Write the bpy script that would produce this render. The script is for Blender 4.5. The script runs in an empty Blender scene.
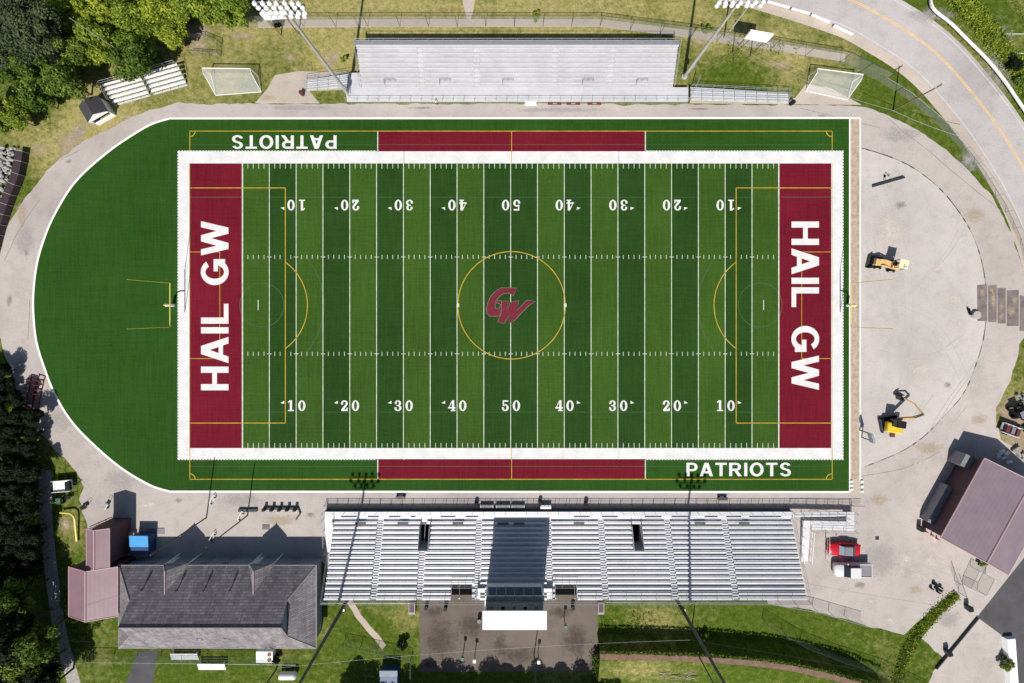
import bpy, bmesh, math, random
from mathutils import Vector, Matrix, noise as mnoise
R = math.radians
random.seed(11)
sc = bpy.context.scene
COL = sc.collection
S = 5.873          # ground scale used to read the plan off the photograph (px per metre)
CX, CY, H = 512.0, 312.0, 80.0

def P(px, py, z=0.0):
    k = (H - z) / H
    return Vector(((px - CX) / S * k, (CY - py) / S * k, z))

# ------------------------------------------------------------------ materials
def _ramp(nt, fac, stops):
    r = nt.nodes.new('ShaderNodeValToRGB')
    e = r.color_ramp.elements
    e[0].position, e[0].color = stops[0][0], (*stops[0][1], 1)
    e[1].position, e[1].color = stops[-1][0], (*stops[-1][1], 1)
    for p, c in stops[1:-1]:
        n = e.new(p); n.color = (*c, 1)
    nt.links.new(fac, r.inputs['Fac'])
    return r.outputs['Color']

def _noise(nt, scale, detail=4, rough=.6, vec=None):
    n = nt.nodes.new('ShaderNodeTexNoise')
    n.inputs['Scale'].default_value = scale
    n.inputs['Detail'].default_value = detail
    n.inputs['Roughness'].default_value = rough
    if vec is None:
        t = nt.nodes.new('ShaderNodeTexCoord'); vec = t.outputs['Object']
    nt.links.new(vec, n.inputs['Vector'])
    return n.outputs['Fac']

def _mix(nt, a, b, fac, mode='MIX'):
    m = nt.nodes.new('ShaderNodeMix'); m.data_type = 'RGBA'; m.blend_type = mode
    for s, v in ((m.inputs[0], fac), (m.inputs[6], a), (m.inputs[7], b)):
        if isinstance(v, (int, float)): s.default_value = v
        elif isinstance(v, tuple): s.default_value = (*v, 1)
        else: nt.links.new(v, s)
    return m.outputs[2]

def _new(name):
    m = bpy.data.materials.new(name); m.use_nodes = True
    nt = m.node_tree; b = nt.nodes['Principled BSDF']
    return m, nt, b

def _math(nt, op, a, b=0.0, clamp=False):
    m = nt.nodes.new('ShaderNodeMath'); m.operation = op; m.use_clamp = clamp
    for s, v in ((m.inputs[0], a), (m.inputs[1], b)):
        if isinstance(v, (int, float)): s.default_value = v
        else: nt.links.new(v, s)
    return m.outputs[0]

def _bump(nt, b, h, st=.3, dist=.05):
    bn = nt.nodes.new('ShaderNodeBump'); bn.inputs['Strength'].default_value = st
    bn.inputs['Distance'].default_value = dist
    nt.links.new(h, bn.inputs['Height']); nt.links.new(bn.outputs[0], b.inputs['Normal'])

def mk(name, c, var=.15, scale=1.0, rough=.7, metal=0.0, fine=None, spec=.4):
    """base colour with large and small mottling"""
    m, nt, b = _new(name)
    lo = tuple(x * (1 - var) for x in c); hi = tuple(min(1, x * (1 + var)) for x in c)
    col = _ramp(nt, _noise(nt, scale, 6, .65), [(.3, lo), (.7, hi)])
    if fine:
        f = _ramp(nt, _noise(nt, fine, 3, .7), [(.3, (1 - var,) * 3), (.7, (1, 1, 1))])
        col = _mix(nt, col, f, .7, 'MULTIPLY')
    nt.links.new(col, b.inputs['Base Color'])
    b.inputs['Roughness'].default_value = rough
    b.inputs['Metallic'].default_value = metal
    b.inputs['Specular IOR Level'].default_value = spec
    return m

def mk_concrete(name, base, stain, joint=0.0):
    m, nt, b = _new(name)
    a = _ramp(nt, _noise(nt, .035, 5, .6), [(.35, tuple(x * .84 for x in base)), (.5, base), (.68, tuple(min(1, x * 1.12) for x in base))])
    st = _ramp(nt, _noise(nt, .11, 8, .72), [(.52, (0, 0, 0)), (.74, (1, 1, 1))])
    col = _mix(nt, a, stain, _math(nt, 'MULTIPLY', st, .75))
    sp = _ramp(nt, _noise(nt, .45, 8, .75), [(.28, (.78, .78, .79)), (.5, (1, 1, 1)), (.72, (1.06, 1.05, 1.03))])
    col = _mix(nt, col, sp, .8, 'MULTIPLY')
    f = _ramp(nt, _noise(nt, 5, 3, .7), [(.3, (.84, .84, .84)), (.7, (1.08, 1.08, 1.08))])
    col = _mix(nt, col, f, .8, 'MULTIPLY')
    pale = _ramp(nt, _noise(nt, .06, 9, .8), [(.62, (0, 0, 0)), (.8, (1, 1, 1))])
    col = _mix(nt, col, (.66, .62, .56), _math(nt, 'MULTIPLY', pale, .6))
    nt.links.new(col, b.inputs['Base Color']); b.inputs['Roughness'].default_value = .85
    b.inputs['Specular IOR Level'].default_value = .2
    return m

def mk_turf(name, c, var=.18):
    m, nt, b = _new(name)
    t = nt.nodes.new('ShaderNodeTexCoord')
    mp = nt.nodes.new('ShaderNodeMapping'); mp.inputs['Scale'].default_value = (9, .35, 1)
    nt.links.new(t.outputs['Object'], mp.inputs['Vector'])
    mq = nt.nodes.new('ShaderNodeMapping'); mq.inputs['Scale'].default_value = (.3, 8, 1)
    nt.links.new(t.outputs['Object'], mq.inputs['Vector'])
    n1 = _noise(nt, .4, 3, .6, mp.outputs[0]); n2 = _noise(nt, .4, 3, .6, mq.outputs[0])
    n3 = _noise(nt, .045, 6, .68); n4 = _noise(nt, 2.6, 4, .8)
    s = _math(nt, 'ADD', _math(nt, 'ADD', _math(nt, 'MULTIPLY', n1, .26), _math(nt, 'MULTIPLY', n2, .17)),
              _math(nt, 'ADD', _math(nt, 'MULTIPLY', n3, .32), _math(nt, 'MULTIPLY', n4, .25)))
    col = _ramp(nt, s, [(.38, tuple(x * (1 - 1.9 * var) for x in c)), (.5, c), (.62, tuple(x * (1 + 1.9 * var) for x in c))])
    nt.links.new(col, b.inputs['Base Color']); b.inputs['Roughness'].default_value = .8
    b.inputs['Specular IOR Level'].default_value = .06
    return m

def mk_ground():
    m, nt, b = _new('grass_ground')
    def attr(n):
        a = nt.nodes.new('ShaderNodeAttribute'); a.attribute_name = n; return a.outputs['Fac']
    n1 = _noise(nt, .12, 8, .7); n2 = _noise(nt, 1.1, 6, .75); n3 = _noise(nt, 5, 3, .7)
    green = _ramp(nt, n2, [(.3, (.036, .066, .008)), (.5, (.080, .122, .014)), (.7, (.145, .175, .03))])
    dry = _ramp(nt, n2, [(.3, (.19, .19, .055)), (.5, (.34, .30, .11)), (.7, (.48, .39, .20))])
    dirt = _ramp(nt, n2, [(.3, (.26, .20, .13)), (.7, (.44, .36, .26))])
    big = _math(nt, 'ADD', _math(nt, 'MULTIPLY', _math(nt, 'SUBTRACT', n1, .5), 2.2), _math(nt, 'MULTIPLY', _math(nt, 'SUBTRACT', n2, .5), 1.0))
    fd = _math(nt, 'ADD', attr('dry'), big)
    col = _mix(nt, green, dry, _math(nt, 'MULTIPLY', fd, 1.0, True))
    n5 = _noise(nt, .5, 8, .75)
    fe = _math(nt, 'ADD', _math(nt, 'MULTIPLY', _math(nt, 'SUBTRACT', attr('dirt'), .5), 2.0), _math(nt, 'MULTIPLY', _math(nt, 'SUBTRACT', n5, .45), 2.2))
    col = _mix(nt, col, dirt, _math(nt, 'MULTIPLY', fe, 1.6, True))
    f = _ramp(nt, n3, [(.3, (.62, .62, .62)), (.7, (1.2, 1.2, 1.2))])
    col = _mix(nt, col, f, .8, 'MULTIPLY')
    nt.links.new(col, b.inputs['Base Color']); b.inputs['Roughness'].default_value = .95
    b.inputs['Specular IOR Level'].default_value = .05
    _bump(nt, b, n2, .5, .25)
    return m

def mk_leaf(name, dark, mid, light):
    m, nt, b = _new(name)
    oi = nt.nodes.new('ShaderNodeObjectInfo')
    g = nt.nodes.new('ShaderNodeNewGeometry')
    col = _ramp(nt, g.outputs['Random Per Island'], [(0, dark), (.5, mid), (1, light)])
    n = _ramp(nt, _noise(nt, .5, 4, .6), [(.35, (.6, .65, .6)), (.65, (1.25, 1.2, 1.1))])
    col = _mix(nt, col, n, .8, 'MULTIPLY')
    o = _ramp(nt, oi.outputs['Random'], [(0, (.7, .78, .7)), (.5, (1, 1, 1)), (1, (1.3, 1.15, .9))])
    col = _mix(nt, col, o, .8, 'MULTIPLY')
    nt.links.new(col, b.inputs['Base Color']); b.inputs['Roughness'].default_value = .7
    b.inputs['Specular IOR Level'].default_value = .2
    tr = nt.nodes.new('ShaderNodeBsdfTranslucent'); nt.links.new(col, tr.inputs['Color'])
    mx = nt.nodes.new('ShaderNodeMixShader'); mx.inputs[0].default_value = .25
    nt.links.new(b.outputs[0], mx.inputs[1]); nt.links.new(tr.outputs[0], mx.inputs[2])
    nt.links.new(mx.outputs[0], nt.nodes['Material Output'].inputs['Surface'])
    return m

def mk_mesh(name, c, a):
    m, nt, b = _new(name)
    b.inputs['Base Color'].default_value = (*c, 1); b.inputs['Roughness'].default_value = .5
    b.inputs['Alpha'].default_value = a
    return m

def mk_shingle(name, c):
    m, nt, b = _new(name)
    t = nt.nodes.new('ShaderNodeTexCoord')
    br = nt.nodes.new('ShaderNodeTexBrick'); br.inputs['Scale'].default_value = 1
    br.inputs['Brick Width'].default_value = .9; br.inputs['Row Height'].default_value = .32
    br.inputs['Mortar Size'].default_value = .03
    br.inputs['Color1'].default_value = (*[x * .8 for x in c], 1); br.inputs['Color2'].default_value = (*[x * 1.2 for x in c], 1)
    br.inputs['Mortar'].default_value = (*[x * .55 for x in c], 1)
    nt.links.new(t.outputs['Object'], br.inputs['Vector'])
    mp = nt.nodes.new('ShaderNodeMapping'); mp.inputs['Scale'].default_value = (1.2, .12, .5)
    nt.links.new(t.outputs['Object'], mp.inputs['Vector'])
    n = _ramp(nt, _noise(nt, 1, 6, .7, mp.outputs[0]), [(.32, (.66, .66, .68)), (.68, (1.3, 1.28, 1.28))])
    col = _mix(nt, br.outputs['Color'], n, .9, 'MULTIPLY')
    nt.links.new(col, b.inputs['Base Color']); b.inputs['Roughness'].default_value = 1
    b.inputs['Specular IOR Level'].default_value = 0
    return m

def mk_rib(name, c, ang, pitch=.6):
    m, nt, b = _new(name)
    t = nt.nodes.new('ShaderNodeTexCoord')
    mp = nt.nodes.new('ShaderNodeMapping'); mp.inputs['Rotation'].default_value = (0, 0, ang)
    nt.links.new(t.outputs['Object'], mp.inputs['Vector'])
    w = nt.nodes.new('ShaderNodeTexWave'); w.inputs['Scale'].default_value = 1 / pitch * .5 * 1.0
    w.inputs['Distortion'].default_value = 0
    nt.links.new(mp.outputs[0], w.inputs['Vector'])
    rib = _ramp(nt, w.outputs['Fac'], [(0, (.9, .9, .91)), (.12, (1, 1, 1)), (1, (1, 1, 1))])
    n = _ramp(nt, _noise(nt, .3, 7, .7), [(.3, (.84, .84, .86)), (.7, (1.1, 1.08, 1.08))])
    col = _mix(nt, _mix(nt, c, rib, 1.0, 'MULTIPLY'), n, 1.0, 'MULTIPLY')
    nt.links.new(col, b.inputs['Base Color']); b.inputs['Roughness'].default_value = .45
    b.inputs['Specular IOR Level'].default_value = .3
    return m

M = {}
M['ground'] = mk_ground()
M['track'] = mk_concrete('track_concrete', (.465, .42, .392), (.36, .31, .28))
M['apron'] = mk_concrete('apron_gravel', (.53, .49, .465), (.44, .41, .395))
M['pad'] = mk_concrete('worn_pad', (.50, .44, .37), (.56, .44, .36))
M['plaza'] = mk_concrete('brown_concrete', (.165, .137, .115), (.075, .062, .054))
M['road'] = mk_concrete('road_asphalt', (.47, .435, .43), (.40, .37, .36))
M['shoulder'] = mk_concrete('shoulder', (.50, .43, .37), (.42, .35, .28))
M['tyre'] = mk('tyre_marks', (.43, .405, .395), .08, 1.0, .9)
def mk_blot(name, c):
    m, nt, b = _new(name)
    a = nt.nodes.new('ShaderNodeAttribute'); a.attribute_name = 'w'
    n = _noise(nt, .9, 8, .8)
    f = _math(nt, 'ADD', a.outputs['Fac'], _math(nt, 'MULTIPLY', _math(nt, 'SUBTRACT', n, .5), 2.4))
    al = _math(nt, 'MULTIPLY', _math(nt, 'SUBTRACT', f, .35), 1.3, True)
    col = _ramp(nt, _noise(nt, 2.5, 5, .7), [(.3, tuple(x * .85 for x in c)), (.7, tuple(min(1, x * 1.12) for x in c))])
    nt.links.new(col, b.inputs['Base Color']); nt.links.new(_math(nt, 'MULTIPLY', al, .85), b.inputs['Alpha']); b.inputs['Roughness'].default_value = .95
    b.inputs['Specular IOR Level'].default_value = .1
    return m
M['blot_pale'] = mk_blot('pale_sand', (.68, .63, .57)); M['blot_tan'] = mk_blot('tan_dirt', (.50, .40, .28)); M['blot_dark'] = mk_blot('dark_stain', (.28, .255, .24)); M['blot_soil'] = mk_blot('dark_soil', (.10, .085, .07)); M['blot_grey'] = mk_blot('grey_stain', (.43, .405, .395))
M['asphalt'] = mk('dark_asphalt', (.085, .083, .09), .25, .3, .9, fine=6)
M['patch'] = mk('patch_asphalt', (.21, .175, .17), .35, .8, .9, fine=5)
M['gravel'] = mk('gravel', (.40, .38, .36), .4, 2.5, .95, fine=9)
M['tan'] = mk('tan_gravel', (.47, .375, .29), .3, 1.5, .95, fine=8)
M['brownpath'] = mk('brown_path', (.20, .125, .09), .3, 1.2, .95, fine=7)
M['turf'] = mk_turf('turf_outer', (.023, .072, .010))
M['turf_l'] = mk_turf('turf_light', (.040, .090, .013))
M['turf_d'] = mk_turf('turf_dark', (.020, .057, .010))
M['maroon'] = mk_turf('turf_maroon', (.145, .009, .020), .18)
M['turf_w'] = mk('turf_white', (.70, .70, .69), .12, .5, .8, fine=2.5)
M['paint'] = mk('white_paint', (.82, .82, .80), .1, 1.5, .7)
M['edge'] = mk('edge_line_paint', (.60, .59, .57), .15, .5, .8)
M['line'] = mk('thin_white_line', (.52, .58, .48), .25, 1.2, .8)
M['yel'] = mk('yellow_line', (.46, .31, .025), .25, .8, .8)
M['faint'] = mk('faint_line', (.045, .105, .045), .2, 1.2, .8)
M['seam'] = mk('turf_seam', (.019, .060, .009), .2, 2, .9)
M['logo'] = mk('logo_maroon', (.15, .008, .022), .2, 1.2, .8)
M['logo_edge'] = mk('logo_edge', (.13, .13, .11), .2, 1.2, .8)
M['roadyel'] = mk('road_yellow', (.78, .50, .16), .2, .8, .8)
M['alu'] = mk('aluminium', (.64, .64, .66), .11, .35, .55, .15, fine=3)
M['deck'] = mk('deck_aluminium', (.58, .58, .61), .13, .4, .6, .1, fine=3)
M['deck_worn'] = mk('worn_deck', (.53, .53, .55), .12, .4, .6, .1, fine=3)
M['steel'] = mk('galvanised', (.42, .44, .46), .2, 2, .45, .5)
M['dsteel'] = mk('dark_steel', (.05, .055, .06), .2, 2, .5, .3)
M['fieldwall'] = mk('kerb_white', (.80, .80, .77), .08, 1, .7)
M['mesh'] = mk_mesh('chain_link', (.42, .44, .42), .22)
M['net'] = mk_mesh('net_white', (.85, .87, .87), .24)
M['goalyel'] = mk('goal_yellow', (.72, .60, .12), .08, 1, .4)
M['white'] = mk('white_metal', (.84, .84, .83), .04, 1, .5)
M['pole'] = mk('concrete_pole', (.40, .40, .38), .15, 1, .7)
M['darkpole'] = mk('grey_pole', (.10, .105, .10), .25, 1, .7)
M['wood'] = mk('wood_pole', (.16, .115, .08), .2, 1, .9)
M['brownpost'] = mk('brown_post', (.24, .14, .09), .2, 1, .8)
M['black'] = mk('black', (.016, .016, .018), .2, 2, .6, spec=.15)
M['rubber'] = mk('rubber', (.012, .012, .012), .2, 2, .9, spec=.1)
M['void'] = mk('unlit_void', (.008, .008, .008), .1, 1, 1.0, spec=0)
M['glass'] = mk('dark_glass', (.02, .03, .04), .1, 1, .08, 0, spec=.8)
M['blueglass'] = mk('blue_glass', (.05, .09, .13), .1, 1, .12, 0, spec=.8)
M['shingle'] = mk_shingle('grey_shingle', (.235, .22, .23))
M['trim'] = mk('roof_trim', (.32, .30, .29), .1, 1, .6)
M['ridge'] = mk('ridge_cap', (.10, .045, .045), .1, 1, .6)
M['bluewall'] = mk('blue_grey_wall', (.24, .29, .35), .12, .8, .7)
M['brick'] = mk('plain_wall', (.32, .27, .25), .15, .8, .8)
M['pink'] = mk_rib('pink_metal_roof', (.26, .165, .19), 0, .9)
M['pink2'] = mk_rib('mauve_metal_roof', (.245, .19, .22), R(30), .9)
M['pinktrim'] = mk('pink_trim', (.50, .33, .34), .1, 1, .5)
M['darkwall'] = mk('dark_maroon_wall', (.10, .055, .065), .15, 1, .7)
M['shed'] = mk('charcoal_roof', (.05, .05, .055), .2, 2, .7)
M['red'] = mk('car_red', (.55, .012, .03), .06, 1, .25, .1)
M['carwhite'] = mk('car_white', (.66, .66, .67), .03, 1, .25)
M['cargrey'] = mk('car_grey', (.22, .22, .24), .1, 1, .5)
M['yelmach'] = mk('machine_yellow', (.68, .50, .03), .12, 2, .45)
M['tanmach'] = mk('machine_tan', (.62, .42, .18), .15, 2, .5)
M['cream'] = mk('machine_cream', (.80, .74, .50), .08, 2, .5)
M['blue'] = mk('tarp_blue', (.06, .33, .70), .15, 1.2, .5)
M['navy'] = mk('tarp_navy', (.02, .06, .16), .15, 1.2, .5)
M['bench'] = mk('bench_maroon', (.13, .03, .035), .2, 2, .6)
M['hurdle'] = mk('hurdle_maroon', (.20, .03, .03), .2, 2, .6)
M['panel'] = mk('dark_panel', (.045, .028, .035), .25, 1.5, .7)
M['rock'] = mk('rock', (.34, .33, .33), .35, 1.5, .9)
M['greenbox'] = mk('green_paint', (.05, .14, .09), .2, 1.5, .6)
M['skin'] = mk('skin', (.42, .26, .19), .05, 2, .6)
M['shirt'] = mk('white_shirt', (.78, .78, .78), .05, 2, .8)
M['trousers'] = mk('dark_trousers', (.03, .03, .04), .1, 2, .8)
M['bark'] = mk('bark', (.12, .09, .065), .25, 2, .9)
M['barkp'] = mk('driftwood', (.45, .38, .29), .25, 2, .9)
M['leaf_a'] = mk_leaf('leaf_bright', (.065, .12, .010), (.20, .29, .028), (.38, .45, .07))
M['leaf_b'] = mk_leaf('leaf_mid', (.04, .08, .012), (.11, .18, .024), (.21, .28, .05))
M['leaf_d'] = mk_leaf('leaf_dark_with_shade', (.004, .009, .004), (.009, .020, .008), (.022, .042, .012))  # near-black greens put the woods' deep shade into the leaf colour
M['leaf_g'] = mk_leaf('leaf_grey', (.035, .052, .025), (.075, .105, .05), (.13, .165, .09))

# ------------------------------------------------------------------ mesh builder
class MB:
    def __init__(s): s.bm = bmesh.new()
    def poly(s, pts):
        try: s.bm.faces.new([s.bm.verts.new(p) for p in pts])
        except ValueError: pass
        return s
    def mesh(s, vs, fs):
        v = [s.bm.verts.new(p) for p in vs]
        for f in fs:
            try: s.bm.faces.new([v[i] for i in f])
            except ValueError: pass
        return s
    def box(s, c, d, rz=0, rx=0, ry=0, bev=0, top=None):
        """box centred at c with size d; top=(sx,sy) scales the upper face"""
        b = bmesh.new()
        r = bmesh.ops.create_cube(b, size=1)
        for v in b.verts:
            v.co = Vector((v.co.x * d[0], v.co.y * d[1], v.co.z * d[2]))
            if top and v.co.z > 0: v.co.x *= top[0]; v.co.y *= top[1]
        if bev: bmesh.ops.bevel(b, geom=list(b.edges), offset=bev, segments=2, affect='EDGES', profile=.5)
        m = Matrix.Translation(c) @ Matrix.Rotation(rz, 4, 'Z') @ Matrix.Rotation(ry, 4, 'Y') @ Matrix.Rotation(rx, 4, 'X')
        b.transform(m); s._add(b); return s
    def span(s, x0, x1, y0, y1, z0, z1):
        return s.box(Vector(((x0 + x1) / 2, (y0 + y1) / 2, (z0 + z1) / 2)), (abs(x1 - x0), abs(y1 - y0), abs(z1 - z0)))
    def _add(s, b):
        me = bpy.data.meshes.new('tmp'); b.to_mesh(me); b.free(); s.bm.from_mesh(me); bpy.data.meshes.remove(me)
    def tube(s, a, b, r, r2=None, n=8, caps=True):
        a, b = Vector(a), Vector(b); r2 = r if r2 is None else r2
        d = b - a
        if d.length < 1e-6: return s
        q = d.to_track_quat('Z', 'Y')
        va, vb = [], []
        for i in range(n):
            t = 2 * math.pi * i / n; o = Vector((math.cos(t), math.sin(t), 0))
            va.append(s.bm.verts.new(a + q @ (o * r))); vb.append(s.bm.verts.new(b + q @ (o * r2)))
        for i in range(n):
            s.bm.faces.new([va[i], va[(i + 1) % n], vb[(i + 1) % n], vb[i]])
        if caps:
            s.bm.faces.new(va[::-1]); s.bm.faces.new(vb)
        return s
    def path(s, pts, r, n=8):
        for a, b in zip(pts[:-1], pts[1:]): s.tube(a, b, r, n=n)
        return s
    def ico(s, c, r, sub=1, jit=0, sc3=(1, 1, 1)):
        b = bmesh.new(); bmesh.ops.create_icosphere(b, subdivisions=sub, radius=1)
        for v in b.verts:
            k = r * (1 + random.uniform(-jit, jit)); v.co = Vector((v.co.x * sc3[0], v.co.y * sc3[1], v.co.z * sc3[2])) * k + Vector(c)
        s._add(b); return s
    def strip(s, pts, w, z, closed=False):
        """flat band of width w along 2D points"""
        n = len(pts); L, Rr = [], []
        for i, p in enumerate(pts):
            a = pts[i - 1] if (i > 0 or closed) else p
            b = pts[(i + 1) % n] if (i < n - 1 or closed) else p
            d = Vector((b[0] - a[0], b[1] - a[1], 0)); d.normalize()
            nrm = Vector((-d.y, d.x, 0)) * (w / 2)
            q = Vector((p[0], p[1], z))
            L.append(s.bm.verts.new(q + nrm)); Rr.append(s.bm.verts.new(q - nrm))
        for i in range(n if closed else n - 1):
            j = (i + 1) % n
            s.bm.faces.new([Rr[i], Rr[j], L[j], L[i]])
        return s
    def rect(s, x0, x1, y0, y1, z):
        if x0 > x1: x0, x1 = x1, x0
        if y0 > y1: y0, y1 = y1, y0
        return s.poly([(x0, y0, z), (x1, y0, z), (x1, y1, z), (x0, y1, z)])
    def prism(s, pts, z0, z1):
        a = [(p[0], p[1], z0) for p in pts]; b = [(p[0], p[1], z1) for p in pts]; n = len(pts)
        return s.mesh(a + b, [tuple(range(n))[::-1], tuple(range(n, 2 * n))] + [(i, (i + 1) % n, n + (i + 1) % n, n + i) for i in range(n)])
    def build(s, name, m, parent=None, loc=None, smooth=False, fix=True):
        if fix: bmesh.ops.recalc_face_normals(s.bm, faces=list(s.bm.faces))
        me = bpy.data.meshes.new(name)
        if loc is not None: s.bm.transform(Matrix.Translation(-Vector(loc)))
        s.bm.to_mesh(me); s.bm.free(); me.materials.append(m)
        if smooth: me.polygons.foreach_set('use_smooth', [True] * len(me.polygons))
        o = bpy.data.objects.new(name, me); COL.objects.link(o)
        if loc is not None: o.location = loc
        if parent: o.parent = parent
        return o
    def up(s):
        """make flat sheets face up"""
        for f in s.bm.faces:
            f.normal_update()
            if f.normal.z < 0: f.normal_flip()
        return s
    def sheet(s, name, m, parent=None): return s.up().build(name, m, parent, fix=False)

def tag(o, label, cat, group=None, kind=None):
    if label: o['label'] = label
    if cat: o['category'] = cat
    if group: o['group'] = group
    if kind: o['kind'] = kind
    return o
def struct(o): o['kind'] = 'structure'; return o
def empty(name, loc, rz=0):
    o = bpy.data.objects.new(name, None); COL.objects.link(o); o.location = loc; o.rotation_euler = (0, 0, rz)
    o.empty_display_size = .5
    return o
def copy_tree(o, parent=None):
    c = o.copy(); COL.objects.link(c)
    if parent: c.parent = parent
    for ch in list(o.children): copy_tree(ch, c)
    return c

def smooth_pts(pts, n=6, closed=False):
    """Catmull-Rom through 2D pixel points"""
    out = []; N = len(pts)
    g = lambda i: pts[i % N] if closed else pts[max(0, min(N - 1, i))]
    for i in range(N if closed else N - 1):
        p0, p1, p2, p3 = g(i - 1), g(i), g(i + 1), g(i + 2)
        for k in range(n):
            t = k / n
            out.append(tuple(.5 * (2 * p1[a] + (p2[a] - p0[a]) * t + (2 * p0[a] - 5 * p1[a] + 4 * p2[a] - p3[a]) * t * t + (3 * p1[a] - p0[a] - 3 * p2[a] + p3[a]) * t ** 3) for a in (0, 1)))
    if not closed: out.append(tuple(pts[-1]))
    return out
def G(pts): return [P(x, y) for x, y in pts]
def flat(pts, z): return [(p.x, p.y, z) for p in G(pts)]

# ------------------------------------------------------------------ ground
DRY = [(130, 130, 50, .75), (60, 150, 30, .7), (100, 110, 30, .4), (75, 125, 25, .4), (170, 60, 30, .3), (230, 45, 45, .5), (320, 40, 40, .45), (300, 10, 60, .35), (450, 8, 90, .45), (600, 8, 80, .45),
       (730, 40, 35, .6), (690, 8, 30, .45), (790, 55, 35, .55), (215, 80, 22, .2), (25, 130, 25, .2), (840, 30, 40, .35), (400, 34, 60, .6), (560, 34, 60, .6), (335, 62, 16, .7),
       (70, 525, 16, .6), (400, 610, 22, .4), (655, 618, 18, .45), (1000, 100, 40, .2), (985, 60, 40, .15), (1010, 400, 22, .6), (1015, 440, 25, .6), (990, 670, 30, .3),
       (720, 620, 60, .1), (370, 612, 14, .25), (250, 668, 60, .25)]
GRN = [(735, 72, 40, .5), (285, 62, 22, .3), (990, 20, 25, .35), (780, 640, 90, .35), (480, 30, 1, 0), (60, 180, 15, .1), (880, 95, 25, .5), (950, 140, 25, .5), (1010, 220, 25, .5), (220, 655, 80, .2), (370, 640, 40, .3)]
DIRT = [(85, 118, 18, .35), (60, 140, 14, .3), (195, 45, 20, .25), (250, 45, 30, .2), (330, 45, 15, .3), (640, 40, 20, .25), (30, 135, 14, .35), (75, 140, 22, .3), (130, 122, 16, .25), (193, 38, 16, .5), (215, 52, 10, .4), (160, 50, 10, .3), (330, 62, 9, .8), (520, 29, 9, .4), (620, 30, 10, .4), (740, 42, 12, .6), (250, 36, 10, .35), (110, 85, 14, .5),
        (770, 62, 14, .3), (348, 95, 8, .5), (670, 96, 8, .3), (612, 668, 18, .7), (640, 673, 14, .5), (1012, 410, 16, .9), (1018, 440, 20, .9), (62, 520, 9, .5), (1000, 650, 14, .4), (52, 470, 9, .2),
        (820, 68, 10, .3), (905, 92, 10, .2), (98, 630, 10, .2), (180, 672, 14, .4), (230, 674, 14, .4)]
def field(lst, x, y):
    v = 0
    for (a, b, r, w) in lst:
        d = ((x - a) ** 2 + (y - b) ** 2) / (r * r)
        if d < 6: v += w * math.exp(-d)
    return v
def seg_d(x, y, a, b):
    ax, ay = a; bx, by = b; L = (bx - ax) ** 2 + (by - ay) ** 2
    t = max(0, min(1, ((x - ax) * (bx - ax) + (y - ay) * (by - ay)) / L))
    return math.hypot(x - ax - t * (bx - ax), y - ay - t * (by - ay))
def build_ground():
    xs = [-3000, -1500, -700, -350, -200] + [-140 + 1.0 * i for i in range(281)] + [200, 350, 700, 1500, 3000]
    ys = [-3000, -1500, -700, -350, -180] + [-105 + 1.0 * i for i in range(196)] + [150, 350, 700, 1500, 3000]
    nx, ny = len(xs), len(ys)
    vs = [(x, y, 0) for y in ys for x in xs]
    fs = [(j * nx + i, j * nx + i + 1, (j + 1) * nx + i + 1, (j + 1) * nx + i) for j in range(ny - 1) for i in range(nx - 1)]
    me = bpy.data.meshes.new('ground'); me.from_pydata(vs, [], fs); me.materials.append(M['ground'])
    a = me.attributes.new('dry', 'FLOAT', 'POINT'); b = me.attributes.new('dirt', 'FLOAT', 'POINT')
    dv, ev = [], []
    for (x, y, z) in vs:
        px, py = x * S + CX, CY - y * S
        d = .18 if py < 320 else .05
        if px > 860 and py < 330: d = .05
        d += field(DRY, px, py) - field(GRN, px, py)
        e = field(DIRT, px, py)
        e += .75 * math.exp(-(seg_d(px, py, (347, 598), (384, 647)) / 4) ** 2)
        e += .55 * math.exp(-(seg_d(px, py, (5, 235), (80, 130)) / 5) ** 2)
        e += .8 * math.exp(-(seg_d(px, py, (468, -40), (469, 22)) / 7) ** 2) if py < 30 else 0
        e += .45 * math.exp(-(seg_d(px, py, (180, 32), (235, 24)) / 6) ** 2)
        e += .35 * math.exp(-(seg_d(px, py, (120, 656), (300, 657)) / 4) ** 2)
        dv.append(d); ev.append(e)
    a.data.foreach_set('value', dv); b.data.foreach_set('value', ev)
    o = bpy.data.objects.new('ground', me); COL.objects.link(o); struct(o)
build_ground()

# ------------------------------------------------------------------ paved sheets
conc = [(175, 103.5), (349, 103.5), (850, 105), (870, 109), (888, 115), (918, 130), (943, 147), (969, 171), (993, 198), (1008, 226), (1018, 253), (1026, 283),
        (1026, 335), (1020, 345), (1015, 367), (1005, 392), (996, 408), (1000, 440), (1060, 470), (1200, 560), (1200, 800), (860, 800), (928, 683), (942, 657), (921, 638), (958, 594), (953, 592), (904, 634), (880, 629), (855, 622), (818, 611),
        (768, 604), (760, 570), (330, 570), (322, 562), (100, 562), (88, 545), (86, 521), (79, 500), (84, 487), (77, 471), (55, 450), (37, 430), (22, 400), (8, 365), (-6, 320), (-5, 260), (5, 231), (22, 203), (47, 171), (75, 147), (112, 127), (150, 110)]
def ragged(pts, amp, step=.7, seed=1):
    rr = random.Random(seed); g_ = G(pts); out = []
    for a, b in zip(g_, g_[1:] + g_[:1]):
        n_ = min(120, max(1, int((b - a).length / step))); d_ = (b - a).normalized()
        for k in range(n_):
            p_ = a.lerp(b, k / n_); o_ = amp * (mnoise.noise(Vector((p_.x * .5, p_.y * .5, seed))) * 1.6 + rr.uniform(-.3, .3)); out.append((p_.x - d_.y * o_, p_.y + d_.x * o_))
    return out
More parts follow.
